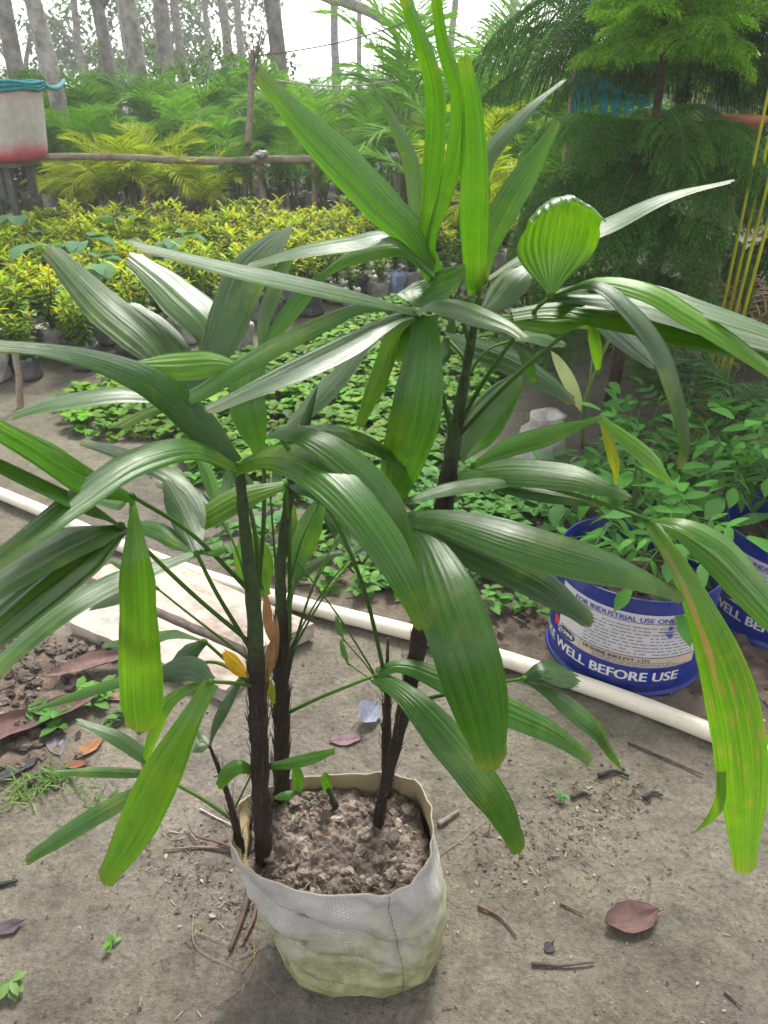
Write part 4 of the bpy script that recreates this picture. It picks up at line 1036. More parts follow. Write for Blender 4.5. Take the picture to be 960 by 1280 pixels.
def drum(D, a0, label):
    t = thing('blue_drum', D, label, 'drum')
    mb = MB()
    prof = [(0.0, .006), (DR - .012, .006), (DR - .004, .002), (DR + .003, .004), (DR + .0045, .010), (DR + .002, .015), (DR - .0035, .019), (DR, .026)]
    prof += [(DR, .026 + i * (DH - .03) / 12) for i in range(1, 13)]
    prof += [(DR + .001, DH), (DR - .0012, DH + .001), (DR - .0035, DH - .002), (DR - .0035, .14)]
    mb.lathe(prof, 72, (1, 1, 1))
    for i in range(len(mb.v)):      # hand-cut, slightly wavy rim and small dents
        x, y, z = mb.v[i]; a = math.atan2(y, x); r = math.hypot(x, y)
        if z > .2: z += .004 * noise.noise(Vector((math.cos(a) * 2.5, math.sin(a) * 2.5, D.x)))
        k = 1 + .006 * noise.noise(Vector((math.cos(a) * 2.2, math.sin(a) * 2.2, z * 8 + D.x)))
        if r > .18 and z > .15: k += 0
        mb.v[i] = (x, y, z)
    body = ob('drum_body', mb.mesh('drum_body', M['blue']), t)
    mb = MB(); P = [Vector((math.cos(2 * math.pi * i / 60) * (DR + .0025), math.sin(2 * math.pi * i / 60) * (DR + .0025), .0125)) for i in range(61)]
    mb.tube(P, .0035, 6, (1, 1, 1), cap=False); ob('bottom_rim', mb.mesh('bottom_rim', M['blue']), t)
    LZ = .02
    lb = patch('paper_label', t, D, a0, -.215, .150, .0745 + LZ, .226 + LZ, M['paper'], .0012)
    patch('label_band', lb, D, a0, -.14, .1465, .0755 + LZ, .103 + LZ, M['tan'], .0018)
    for (x0, x1, y) in ((-.20, .148, .2015), (-.205, .147, .1045)): patch('printed_rule', lb, D, a0, x0, x1, y + LZ, y + LZ + .0016, M['ink'], .0024)
    lettering(lb, D, a0, 'FOR INDUSTRIAL USE ONLY', -.165, .085, .2055 + LZ, .0125, M['inkblue'], .0022, True)
    lettering(lb, D, a0, 'HI-SHINE INKS PVT. LTD.', -.125, .035, .0915 + LZ, .0082, M['ink'], .0024, True)
    lettering(t, D, a0, 'SHAKE WELL BEFORE USE', -.345, .112, .053, .0262, M['white'], .0012, True)
    rs = random.Random(5)
    for i in range(9):          # blurred body text
        y = .112 + LZ + i * .0095; mb = MB(); x = -.13 if i < 8 else -.09
        while x < .14:
            wd = rs.uniform(.006, .02)
            if x + wd > .143: break
            b = len(mb.v); 
            for p in wrap([(x, y), (x + wd, y), (x + wd, y + .0032), (x, y + .0032)], D, a0, 0, .0019): mb.vert(p)
            mb.f.append((b, b + 1, b + 2, b + 3)); x += wd + rs.uniform(.002, .006)
            if rs.random() < .04: x += .012
        ob('text_line', mb.mesh('text_line', M['inkgrey'], D), lb)
    for i in range(3):
        y = .0775 + LZ + i * .0048; mb = MB(); x = -.10
        while x < .12 - i * .02:
            wd = rs.uniform(.005, .016); b = len(mb.v)
            for p in wrap([(x, y), (x + wd, y), (x + wd, y + .0028), (x, y + .0028)], D, a0, 0, .0024): mb.vert(p)
            mb.f.append((b, b + 1, b + 2, b + 3)); x += wd + rs.uniform(.002, .005)
        ob('text_line', mb.mesh('text_line', M['inkgrey'], D), lb)
    lg = patch('logo_oval', lb, D, a0, -.215, -.145, .074 + LZ, .106 + LZ, M['white'], .0026, ell=True)
    patch('logo_field', lg, D, a0, -.211, -.149, .0755 + LZ, .1045 + LZ, M['ink'], .0034, ell=True)
    lettering(lg, D, a0, 'Hi-SHINE', -.205, -.155, .086 + LZ, .011, M['white'], .0042, True)
    patch('red_corner', lb, D, a0, -.238, -.218, .085 + LZ, .112 + LZ, M['red'], .0016, 6)
    # ink smudge stamp
    for (x, y, w_, h_) in ((.055, .172, .018, .004), (.052, .179, .024, .003), (.062, .165, .012, .005), (.060, .186, .010, .010)):
        patch('stamp', lb, D, a0, x, x + w_, y + LZ, y + LZ + h_, M['inkblue'], .0030, 4)
    # soil inside
    mb = MB(); cen = mb.vert((D.x, D.y, .205), (.10, .075, .055)); prev = None
    for r in range(1, 15):
        ring = []
        for i in range(40):
            a = 2 * math.pi * i / 40; rr = (DR - .005) * r / 14; x, y = D.x + rr * math.cos(a), D.y + rr * math.sin(a); v = rnd(.6, 1.3)
            ring.append(mb.vert((x, y, .198 + .014 * noise.noise(Vector((x * 22, y * 22, 3))) + rnd(0, .006)), (.10 * v, .075 * v, .055 * v)))
        for i in range(40): mb.f.append((prev[i], ring[i], ring[(i + 1) % 40], prev[(i + 1) % 40]) if prev else (cen, ring[i], ring[(i + 1) % 40]))
        prev = ring
    for k in range(90):
        a = rnd(0, 6.28); rr = math.sqrt(rnd(0, 1)) * .17; clod(mb, Vector((D.x + rr * math.cos(a), D.y + rr * math.sin(a), .206)), rnd(.003, .010), random.choice([(.1, .07, .05), (.2, .15, .1), (.06, .045, .035)]))
    ob('soil_fill', mb.mesh('soil_fill', M['soil'], D), t)
    return t
D1, D2 = Vector((.628, 1.588, 0)), Vector((1.105, 1.73, 0))
drum(D1, -math.atan2(D1.x, D1.y) * .55, 'cut down dark blue ink drum with white printed paper label behind the pipe')
drum(D2, -math.atan2(D2.x, D2.y) * .55 - .1, 'second cut down blue drum, partly hidden by the drooping spotted palm leaflet')

# ------------------------------------------------------------------ bushy seedlings in the drums
def compound(mb, p0, d, L, c, rs):
    """one feathery compound leaf: stalk and lobed leaflets"""
    d = d.normalized(); up = Vector((0, 0, 1)); side = d.cross(up).normalized(); up = side.cross(d)
    pts = [p0 + d * L * t + Vector((0, 0, -L * .35 * t * t)) for t in (0, .25, .5, .75, 1)]
    mb.tube(pts, [.0022, .0019, .0015, .0012, .0008], 5, (.07, .17, .04), cap=False)
    for t, sz in ((.38, .8), (.68, 1.0)):
        p = p0 + d * L * t + Vector((0, 0, -L * .35 * t * t))
        for s in (-1, 1):
            dd = (side * s + d * rs.uniform(.3, .7) + up * rs.uniform(-.3, .15)); v = rs.uniform(.75, 1.3)
            mb.leaf(p, dd, up, L * .50 * sz, L * .22 * sz, tuple(q * v for q in c), 5, rs.uniform(.3, .9), .10, prof=lambda t: (math.sin(math.pi * min(1, t * .92 + .05)) ** .7) * (1 + .20 * math.sin(t * 30)) * (1 - .35 * t))
    v = rs.uniform(.8, 1.3)
    mb.leaf(pts[-1], d + Vector((0, 0, -.35)), up, L * .66, L * .30, tuple(q * v for q in c), 6, .5, .10, prof=lambda t: (math.sin(math.pi * min(1, t * .92 + .05)) ** .7) * (1 + .20 * math.sin(t * 30)) * (1 - .35 * t))
LEAFV = []
for i in range(6):
    rs = random.Random(40 + i); mb = MB(); compound(mb, Vector((0, 0, 0)), Vector((1, 0, rs.uniform(.0, .3))), .15, [(.052, .155, .028), (.062, .18, .030), (.045, .13, .030)][i % 3], rs)
    LEAFV.append(mb.mesh('compound_leaf', M['folmatte']))
def bushy(loc, h, nst, nleaf, rad, label, seed):
    rs = random.Random(seed); t = thing('leafy_seedling', loc, label, 'plant')
    for s in range(nst):
        a = rs.uniform(0, 6.28); r0 = rs.uniform(.02, .10)
        b = Vector((r0 * math.cos(a), r0 * math.sin(a), -.01)); top = Vector((b.x * 2 + rs.uniform(-.1, .1), b.y * 2 + rs.uniform(-.1, .1), h * rs.uniform(.75, 1.05)))
        P = catmull([b, b.lerp(top, .5) + Vector((rs.uniform(-.02, .02), rs.uniform(-.02, .02), 0)), top], 9)
        mb = MB(); mb.tube(P, [.006 - .0005 * i for i in range(9)], 7, (.085, .13, .05)); ob('stem', mb.mesh('stem', M['fol']), t)
        m = nleaf // nst
        for q in range(m):
            u = .38 + .62 * (q + .5) / m; p = P[min(8, int(u * 8))].lerp(P[min(8, int(u * 8) + 1)], (u * 8) % 1)
            az = q * 2.4 + a + rs.uniform(-.4, .4); sc = rs.uniform(.75, 1.25) * rad / .16 * (1.1 - .45 * u)
            ob('leaf', LEAFV[rs.randrange(6)], t, p, (rs.uniform(-.3, .3), rs.uniform(-.45, .25) - .35 * (u > .85), az), sc)
    return t
bushy(Vector((.68, 1.68, .205)), .26, 5, 50, .17, 'green bushy seedling with toothed leaves rooted in the labelled blue drum', 3)
bushy(Vector((1.10, 1.80, .205)), .30, 5, 50, .18, 'green bushy seedling rooted in the half hidden blue drum', 9)
for i, (x, y, h, r) in enumerate(((.70, 2.15, .36, .2), (1.05, 2.2, .42, .2), (1.40, 2.1, .42, .2), (.86, 2.42, .40, .19))):
    q = bushy(Vector((x, y, .02)), h, 5, 44, r, 'green toothed leaf seedling growing on the ground behind the blue drums', 20 + i); q['group'] = 'seedlings behind the drums'
# ------------------------------------------------------------------ generic feather palm frond
def feather(L, n, a0, droop, ll, lw, c, c2, seed, leafdroop=.5, rach=(.16, .17, .05)):
    rs = random.Random(seed); mb = MB(); P = [Vector((0, 0, 0))]; N = 18; a = a0
    for i in range(N):
        P.append(P[-1] + Vector((math.cos(a), rs.uniform(-.03, .03), math.sin(a))) * (L / N)); a -= droop / N * (.4 + 1.2 * i / N)
    mb.tube(P, [max(.0012, .006 * (1 - i / N) + .001) for i in range(N + 1)], 5, rach, cap=False)
    for k in range(n):
        t = .2 + .8 * k / (n - 1); x = t * N; i = min(N - 1, int(x)); p = P[i].lerp(P[i + 1], x - i)
        T = (P[i + 1] - P[i]).normalized(); S = Vector((0, 1, 0)); U = S.cross(T) * -1 if S.cross(T).z < 0 else S.cross(T)
        ln = ll * (math.sin(math.pi * (.16 + .80 * (k / (n - 1)))) ** .7) * rs.uniform(.85, 1.1)
        for s in (-1, 1):
            d = (S * s * (1 - .45 * t) + T * (.45 + .5 * t) + U * rs.uniform(.05, .35)).normalized(); v = rs.uniform(.8, 1.25)
            m = rs.random() * .6 + .4 * t; cc = tuple(lerp(c[q], c2[q], m) * v for q in range(3))
            q = p.copy(); pts = [q.copy()]; dd = d.copy()
            for j in range(3):
                q = q + dd * ln / 3; pts.append(q.copy()); dd = (dd + Vector((0, 0, -leafdroop * rs.uniform(.5, 1.2) / 2))).normalized()
            mb.strip(pts, [lw * .5, lw, lw * .7, 0], (T * .9 + U * rs.uniform(-.5, .5)).normalized(), cc)
    return mb
PAL = dict(dark=((.035, .11, .016), (.095, .22, .024)), mid=((.05, .165, .016), (.15, .32, .03)), gold=((.17, .28, .016), (.42, .46, .025)), blue=((.028, .07, .030), (.06, .13, .055)))
FR = {}
for kname, (c, c2) in PAL.items():
    FR[kname] = [feather(1.0, 36, R(72 - 8 * i), R(85 + 22 * i), .36, .019, c, c2, 60 + i, .55).mesh('feather_frond', M['folmatte']) for i in range(3)]
def feather_palm(loc, size, kind, nfr, label, group, seed, stems=3, bag=None, lean=1.0, stemh=.35, stemc=(.16, .15, .05)):
    rs = random.Random(seed); t = thing('feather_palm', loc, label, 'palm', group, rs.uniform(0, 6.28))
    if bag:
        mb = MB(); r0 = .085
        mb.lathe([(0, .002), (r0 * .9, .004), (r0 * 1.02, .03), (r0, .10), (r0 * 1.04, .17), (r0 * .98, .185), (r0 * .93, .18), (r0 * .9, .165), (0, .16)], 14)
        for i in range(len(mb.v)): v = Vector(mb.v[i]); v += Vector((v.x, v.y, 0)) * .12 * noise.noise(v * 22 + Vector((seed, 0, 0))); mb.v[i] = tuple(v)
        ob('grow_bag', mb.mesh('grow_bag', M[bag]), t)
    for s in range(stems):
        a = rs.uniform(0, 6.28); r0 = rs.uniform(0, .05); h = stemh * rs.uniform(.7, 1.15) * size
        b = Vector((r0 * math.cos(a), r0 * math.sin(a), .0)); top = b * 2.2 + Vector((0, 0, h)); mb = MB()
        ks = .42 if stemh > 1.2 else 1.0; mb.tube([b, b.lerp(top, .5), top], [(.011 * size + .003) * ks, (.009 * size + .002) * ks, (.006 * size + .002) * ks], 6, stemc); ob('stem', mb.mesh('stem', M['fol']), t)
        m = max(2, nfr // stems)
        for q in range(m):
            az = a + q * 2.4 + rs.uniform(-.5, .5); sc = size * rs.uniform(.55, .85)
            ob('frond', FR[kind][rs.randrange(3)], t, top * rs.uniform(.75, 1), (0, -rs.uniform(-.1, .35) * lean, az), sc)
    return t
# rows of potted palms behind the rail
k = 0
for row, (Y, sz, n) in enumerate(((9.0, 1.10, 19), (9.6, 1.22, 20), (10.7, 1.36, 20))):
    for i in range(n):
        x = -5.6 + 8.2 * (i + rnd(-.25, .25)) / (n - 1); k += 1
        feather_palm(Vector((x, Y + rnd(-.25, .25), 0)), sz * rnd(.85, 1.12), random.choice(['dark', 'mid', 'mid']), 8, ['green feather palm in the front row, crowded right behind the pole rail', 'green feather palm in the middle row behind the pole rail', 'tall green feather palm in the last row, nearest the added dark hedge'][row], ['front row of palms behind the rail', 'middle row of palms behind the rail', 'last row of palms behind the rail'][row], 300 + k, 3, 'bagk' if random.random() < .7 else 'bagw', stemh=.5)
# bags and thin stems in the shade under the rail
bagpos = [(405, 291, 'bagb'), (422, 293, 'bagb'), (448, 293, 'bagb'), (560, 312, 'bagw'), (375, 292, 'bagw'), (290, 287, 'bagw'), (318, 291, 'bagw'), (350, 290, 'bagk'), (470, 293, 'bagk'), (525, 300, 'bagk')]
for i, (px, py, bm) in enumerate(bagpos):
    g0 = atg(px, py)
    lab = {'bagb': 'slender palm in a pale blue polythene bag in front of the rail posts', 'bagw': 'slender palm in a whitish polythene bag at the foot of the rail', 'bagk': 'slender palm in a black polythene bag at the foot of the rail'}[bm]
    feather_palm(g0, .72, 'gold' if px == 560 else 'dark', 5, lab, 'bagged palms at the foot of the rail', 500 + i, 5 if px == 560 else 3, bm, .3, .75, (.32, .27, .04) if px == 560 else (.10, .12, .04))
# golden palms in front of the rail
for i, (px, py, sz, Y) in enumerate(((112, 282, .80, 0), (150, 286, .95, 0), (205, 285, 1.0, 0), (255, 288, .82, 0), (172, 280, 1.05, 0), (90, 275, .6, 0))):
    g0 = atg(px, py)
    feather_palm(g0, sz * 1.12, 'gold', 18, 'golden green feather palm spreading low in front of the pole rail', 'golden palms before the rail', 530 + i, 4, None, .6, .25, (.30, .26, .04))

# ------------------------------------------------------------------ rail, posts, strings
def pole(name, p0, p1, r0, r1, label, cat='post', mat='pole', c=(1, 1, 1), group=None, knots=True):
    p0, p1 = Vector(p0), Vector(p1); N = 16; P = []
    ax = (p1 - p0).normalized(); o1 = ax.orthogonal().normalized(); o2 = ax.cross(o1); s = rnd(0, 90)
    for i in range(N + 1):
        t = i / N; P.append(p0.lerp(p1, t) + (o1 * noise.noise(Vector((t * 3, s, 0))) + o2 * noise.noise(Vector((t * 3, 0, s)))) * r0 * 1.3 * math.sin(math.pi * t) ** .5)
    mb = MB(); mb.tube(P, [lerp(r0, r1, i / N) * (1 + .12 * noise.noise(Vector((i * .9, s, 2)))) for i in range(N + 1)], 9, c, wob=.06)
    d = (p1 - p0); me = mb.mesh(name, M[mat], p0)
    o = ob(name, me, None, p0); tag(o, label, cat, group); return o
RY = 7.7
def rp(px, py, Y=RY): return at(px, py, Y)
pole('rail', rp(30, 196), rp(398, 200), .028, .034, 'long bamboo rail tied level across the rear posts', 'rail')
pole('rail', rp(400, 199), rp(520, 199), .020, .020, 'short thin pole rail between two brown posts', 'rail')
pole('rail', rp(500, 205), rp(640, 205), .016, .016, 'thin rail running behind the upright palm leaves', 'rail')
def gpost(pxb, pyb, pxt, pyt, r, label, mat='pole', Y=None, c=(1, 1, 1)):
    b = atg(pxb, pyb); b.z = -.03; pole('post', b, at(pxt, pyt, Y or b.y), r, r * .8, label, mat=mat, c=c)
gpost(300, 288, 317, 62, .034, 'crooked pale forked pole standing beside the rail', 'pole')
gpost(334, 292, 320, 190, .034, 'brown slanting prop post leaning on the rail', 'pole')
gpost(394, 296, 392, 204, .030, 'dark upright post under the long rail', 'pole')
gpost(498, 275, 495, 198, .028, 'thin brown post under the short rail with a white rag', 'pole')
gpost(184, 292, 182, 228, .030, 'short mottled pale post standing among golden palms', 'pole')
gpost(543, 320, 541, 285, .034, 'short reddish post beside a white bag', 'pole')
gpost(27, 508, 18, 435, .016, 'short grey stake in front of the bagged crotons', 'pole')
for (p0, p1, lab) in (((318, 70), (560, 8), 'thin dark wire slanting up from the forked pole'), ((318, 95), (500, 100), 'pale string tied level from the forked pole')):
    mb = MB(); a_, b_ = rp(*p0), rp(*p1); P = [a_.lerp(b_, i / 12) - Vector((0, 0, .06 * math.sin(math.pi * i / 12))) for i in range(13)]
    mb.tube(P, .006, 5, (1, 1, 1)); o = ob('wire', mb.mesh('wire', M['wire' if p1[1] < 50 else 'bagw'], a_), None, a_); tag(o, lab, 'wire')
for (px, py, lab) in ((322, 196, 'white rag knot binding the rail to the slanting prop'), (494, 199, 'white rag knot on the thin brown post')):
    mb = MB(); c0 = rp(px, py, RY - .05)
    for k in range(5): clod(mb, Vector((rnd(-.04, .04), rnd(-.02, .02), rnd(-.03, .03))), rnd(.025, .05), (1, 1, 1))
    o = ob('rag', mb.mesh('rag', M['bagw']), None, c0); tag(o, lab, 'rag')
# twiggy branches sprouting at the head of the forked pole
mb = MB(); c0 = rp(317, 66)
for k in range(9):
    a = rnd(0, 6.28); d = Vector((math.cos(a) * .5, math.sin(a) * .3, rnd(.2, 1))).normalized() * rnd(.2, .5)
    mb.tube([(0, 0, rnd(-.3, 0)), d * .5 + Vector((0, 0, -.05)), d], [.008, .006, .002], 5, (.22, .19, .15))
o = ob('dry_branch', mb.mesh('dry_branch', M['bark']), None, c0); tag(o, 'bare dry twigs splaying from the head of the forked pole', 'branch')

# ------------------------------------------------------------------ tub on a stand
TB = Vector((-2.90, 6.45, .76))
t = thing('plastic_tub', TB, 'large faded white tub with pink bottom edge and teal net rim', 'tub')
mb = MB(); prf = [(0, 0), (.24, 0), (.285, .012), (.305, .035), (.315, .06)] + [(.315 + .041 * q / 10, .06 + .038 * q) for q in range(1, 11)] + [(.362, .50), (.35, .505), (.34, .45), (.31, .08), (0, .07)]
mb.lathe(prf, 56)
for q in range(len(mb.v)):
    x, y, z = mb.v[q]; a_ = math.atan2(y, x); nn = noise.noise(Vector((math.cos(a_) * 5, math.sin(a_) * 5, z * 3)))
    k_ = max(smooth(.10, .0, z - .05 + .05 * nn), .55 * smooth(.40, .48, z + .04 * nn)); v = 1 + .2 * nn
    mb.c[q] = tuple(lerp((.40, .36, .34)[r_], (.42, .075, .10)[r_], k_) * v for r_ in range(3))
    mb.v[q] = (x * (1 + .015 * nn), y * (1 + .015 * nn), z)
ob('tub_wall', mb.mesh('tub_wall', m_vcol('faded_plastic', .55, 20, .1, .003, .15)), t)
mb = MB()
for q in range(3):
    P = [Vector((math.cos(2 * math.pi * i / 40) * (.372 + .004 * q), math.sin(2 * math.pi * i / 40) * (.372 + .004 * q), .50 + .022 * (q - 1) + .008 * math.sin(i * .9 + q))) for i in range(41)]
    mb.tube(P, .013, 6, (1, 1, 1), cap=False)
ob('net_rim', mb.mesh('net_rim', M['teal']), t)
mb = MB(); a_ = TB + Vector((.36, .1, .5)); b_ = at(80, 101, 9.3)
mb.tube([a_.lerp(b_, i / 10) - Vector((0, 0, .04 * math.sin(math.pi * i / 10))) for i in range(11)], .022, 6, (1, 1, 1))
o = ob('net_cord', mb.mesh('net_cord', M['teal'], a_), None, a_); tag(o, 'twisted teal net cord stretched from the tub to a tree trunk', 'cord')
st = thing('timber_stand', Vector((TB.x, TB.y, 0)), 'dark timber stand carrying the faded tub', 'stand')
for (x, y) in ((-.12, .1), (.02, -.05), (.1, .16), (-.2, .2)):
    mb = MB(); mb.box((x, y, .36), .05, .05, .72); ob('leg', mb.mesh('leg', M['bagk'], smooth_=False), st)
mb = MB(); mb.box((-.05, .05, .738), .42, .42, .036); ob('stand_top', mb.mesh('stand_top', M['bagk'], smooth_=False), st)

# ------------------------------------------------------------------ bagged crotons
def croton_meshes(seed, young):
    rs = random.Random(seed); mb = MB(); sm = MB()
    nb = rs.randrange(4, 7)
    for b in range(nb):
        a = 2 * math.pi * b / nb + rs.uniform(-.4, .4); h = rs.uniform(.20, .34); r = rs.uniform(.03, .13)
        p0, p1 = Vector((0, 0, .12)), Vector((r * math.cos(a), r * math.sin(a), .15 + h))
        sm.tube([p0, p0.lerp(p1, .5) + Vector((0, 0, .02)), p1], [.006, .004, .0025], 5, (.10, .08, .04))
        for q in range(40):
            u = .10 + .90 * q / 39; p = p0.lerp(p1, u); az = q * 2.4 + rs.uniform(-.4, .4); v = rs.uniform(.75, 1.25)
            yl = smooth(.35, .95, u + rs.uniform(-.3, .25)) * young
            c = tuple(lerp((.07, .18, .006)[i], (.46, .50, .006)[i], yl * rs.uniform(.45, 1)) * v for i in range(3))
            d = Vector((math.cos(az), math.sin(az), rs.uniform(.1, .7) + .7 * (u > .85)))
            mb.leaf(p, d, (0, 0, 1), rs.uniform(.045, .085), rs.uniform(.017, .029), c, 3, rs.uniform(.2, .9), .16)
    return mb.mesh('foliage', M['fol']), sm.mesh('stem', M['bark'])
CR = [croton_meshes(80 + i, 1.0 if i < 4 else .55) for i in range(6)]
BG = []
for i, bm in enumerate(('bagw', 'bagk', 'bagw')):
    mb = MB(); r0 = .088
    mb.lathe([(0, .0), (r0 * .85, .004), (r0 * 1.03, .02), (r0 * 1.04, .05), (r0 * 1.0, .08), (r0 * 1.05, .11), (r0 * 1.02, .14), (r0 * 1.06, .165), (r0 * 1.0, .16), (0, .14)], 26)
    for q in range(len(mb.v)): v = Vector(mb.v[q]); v += Vector((v.x, v.y, 0)) * (.22 * noise.noise(v * 24 + Vector((i * 7, 0, 0))) + .16 * noise.noise(Vector((v.x * 60, v.y * 60, v.z * 12 + i)))) + Vector((0, 0, v.z * .1 * noise.noise(v * 30))); mb.v[q] = tuple(v)
    BG.append(mb.mesh('grow_bag', M[bm]))
def edge_y(x): return 3.60 + .96 * (x + 1.67) if x > -1.67 else 3.60 + .25 * (x + 1.67)
n = 0; pos = []
for i in range(40):
    for j in range(22):
        x = -5.4 + i * .215 + (j % 2) * .107; d = j * .20
        y = edge_y(x) + .10 + d * 1.0
        if y > 6.8 or x > 1.05: continue
        if abs(x / y) > .62: continue
        pos.append((x + rnd(-.035, .035), y + rnd(-.035, .035), d))
pos.sort(key=lambda p: p[1]); pos = pos[:290]
for (x, y, d) in pos:
    n += 1
    front = d < .25
    lab = 'yellow green croton bush in a dirty polythene bag along the edge of the bed' if front else 'yellow green croton bush packed inside the croton bed'
    t = thing('croton', Vector((x, y, 0)), lab, 'shrub', 'crotons edging the bed' if front else 'crotons inside the bed', rnd(0, 6.28), rnd(.68, 1.0))
    fm, sm = random.choice(CR[:5]) if not front else random.choice(CR)
    ob('grow_bag', BG[random.randrange(3)], t); ob('stem', sm, t); f = ob('foliage', fm, t); f['kind'] = 'stuff'
# pale broad leaved plants in the bed
mb = MB()
for q in range(11):
    a = q * 2.4; h = rnd(.25, .48); d = Vector((math.cos(a), math.sin(a), 0)); p = d * rnd(.04, .10) + Vector((0, 0, h)); v = rnd(.85, 1.15)
    mb.tube([(0, 0, .02), p * .5 + Vector((0, 0, h * .1)), p], .003, 5, (.15, .25, .1), cap=False)
    mb.leaf(p, d + Vector((0, 0, .2)), (0, 0, 1), .16, .13, (.10 * v, .20 * v, .10 * v), 5, .9, .12, prof=lambda t: math.sin(math.pi * min(1, t * .85 + .15)) ** .6)
PB = mb.mesh('foliage', M['folmatte'])
for i, (px, py) in enumerate(((120, 370), (75, 385), (230, 365), (165, 335), (40, 330), (135, 408), (10, 300))):
    g0 = atg(px, py + 25); t = thing('caladium', g0, 'pale green broad leaved plant rising among the yellow crotons', 'plant', 'pale plants among the crotons', rnd(0, 6), 1.0)
    ob('foliage', PB, t)

# bags and small pots along the far edge of the path
for i, (px, py, bm) in enumerate(((455, 358, 'bagk'), (474, 362, 'bagw'), (492, 360, 'bagb'), (508, 352, 'bagk'), (528, 350, 'bagb'), (545, 346, 'bagw'), (300, 428, 'bagw'), (465, 345, 'bagw'))):
    g0 = atg(px, py + 8); o = ob('grow_bag', BG[0].copy(), None, g0, (0, 0, rnd(0, 6)), .85); o.data.materials.clear(); o.data.materials.append(M[bm])
    tag(o, {'bagk': 'squat black polythene bag of soil at the edge of the path', 'bagw': 'squat dirty white polythene bag of soil at the edge of the path', 'bagb': 'squat bluish polythene bag of soil at the edge of the path'}[bm], 'bag', 'soil bags by the path')
# the pale cloth sack with a young striped-leaf palm
WS = atg(668, 592); mb = MB()
mb.lathe([(0, 0), (.07, .004), (.095, .03), (.098, .10), (.085, .17), (.055, .21), (.065, .24), (.05, .235), (0, .2)], 20)
for q in range(len(mb.v)): v = Vector(mb.v[q]); v += Vector((v.x, v.y, 0)) * .35 * noise.noise(v * 17) + Vector((.02 * v.z / .2, 0, 0)); mb.v[q] = tuple(v)
o = ob('cloth_sack', mb.mesh('cloth_sack', M['bagw']), None, WS); tag(o, 'small crumpled white sack standing among weeds behind the palm', 'sack')
# ------------------------------------------------------------------ araucaria (norfolk pine) branches
def pine_branch(L, seed, c, c2, droop=1.0, hang=.75, step=.011, bl=.20):
    rs = random.Random(seed); mb = MB(); N = 24; P = [Vector((0, 0, 0))]; a = R(14)
    for i in range(N):
        P.append(P[-1] + Vector((math.cos(a), rs.uniform(-.02, .02), math.sin(a))) * (L / N)); a -= droop / N * (.3 + 1.4 * i / N)
    mb.tube(P, [max(.0015, .008 * (1 - i / N)) for i in range(N + 1)], 5, (.10, .075, .045), cap=False)
    n = int(L / step)
    for k in range(n):
        t = .07 + .93 * k / n; x = t * N; i = min(N - 1, int(x)); p = P[i].lerp(P[i + 1], x - i); T = (P[i + 1] - P[i]).normalized()
        ln = bl * (math.sin(math.pi * (.22 + .74 * t)) ** .6) * rs.uniform(.8, 1.1)
        for s in (-1, 1):
            d = (Vector((0, s, 0)) * 1.0 + T * .55 + Vector((0, 0, rs.uniform(-.15, .15)))).normalized(); q = p.copy(); m = 7; pts = [q.copy()]
            for j in range(m):
                q = q + d * ln / m; pts.append(q.copy()); d = (d + Vector((0, 0, -hang * 1.6 / m))).normalized()
            mb.strip(pts, [.004] * (m) + [0], Vector((0, 0, 1)) if False else T, c)
            nn = int(ln / .0045)
            for w_ in range(nn):
                u = (w_ + rs.random()) / nn; y = u * m; ii = min(m - 1, int(y)); pp_ = pts[ii].lerp(pts[ii + 1], y - ii); tt = (pts[ii + 1] - pts[ii]).normalized()
                o1 = tt.orthogonal().normalized(); o2 = tt.cross(o1); an = rs.uniform(0, 6.28)
                dr = o1 * math.cos(an) + o2 * math.sin(an); nd = (dr * .9 + tt * .7).normalized(); nl = rs.uniform(.011, .019)
                sdv = nd.cross(tt); sdv = sdv.normalized() if sdv.length > 1e-4 else o1
                v = rs.uniform(.7, 1.3); mm = u * .8 + .2 * rs.random(); cc = tuple(lerp(c[z], c2[z], mm) * v for z in range(3))
                b = mb.vert(pp_ - sdv * .0021, cc); mb.vert(pp_ + sdv * .0021, cc); mb.vert(pp_ + nd * nl, cc); mb.f.append((b, b + 1, b + 2))
    return mb.mesh('branch', M['needle'])
DK, DK2 = (.030, .095, .014), (.11, .235, .05)
LT, LT2 = (.07, .19, .018), (.20, .40, .024)
PBd = [pine_branch(.66, 5 + i, DK, DK2, 1.7 + .25 * i, 1.25, .0105, .24) for i in range(3)]
PBl = [pine_branch(.34, 15 + i, LT, LT2, .8 + .2 * i, .7, .011, .13) for i in range(2)]
PBg = [pine_branch(.95, 25 + i, (.028, .08, .018), (.10, .22, .05), 1.25 + .25 * i, 1.6, .014, .30) for i in range(2)]
def pine(loc, h, whorls, label, r0, rz):
    t = thing('araucaria', loc, label, 'conifer', None, rz); mb = MB()
    mb.tube([Vector((.006 * math.sin(i), .006 * math.cos(i * 1.7), h * i / 14)) for i in range(15)], [r0 * (1 - .8 * i / 14) for i in range(15)], 10, (.05, .032, .022), wob=.08)
    ob('trunk', mb.mesh('trunk', M['bark']), t)
    for wi, (z, n, pool, sc, tilt) in enumerate(whorls):
        for k in range(n):
            ob('branch', random.choice(pool), t, (0, 0, z + rnd(-.015, .015)), (rnd(-.12, .12), tilt + rnd(-.12, .12), 2 * math.pi * (k + .5 * (wi % 2)) / n + rnd(-.12, .12)), sc * rnd(.9, 1.1))
    return t
g1 = atg(762, 511)
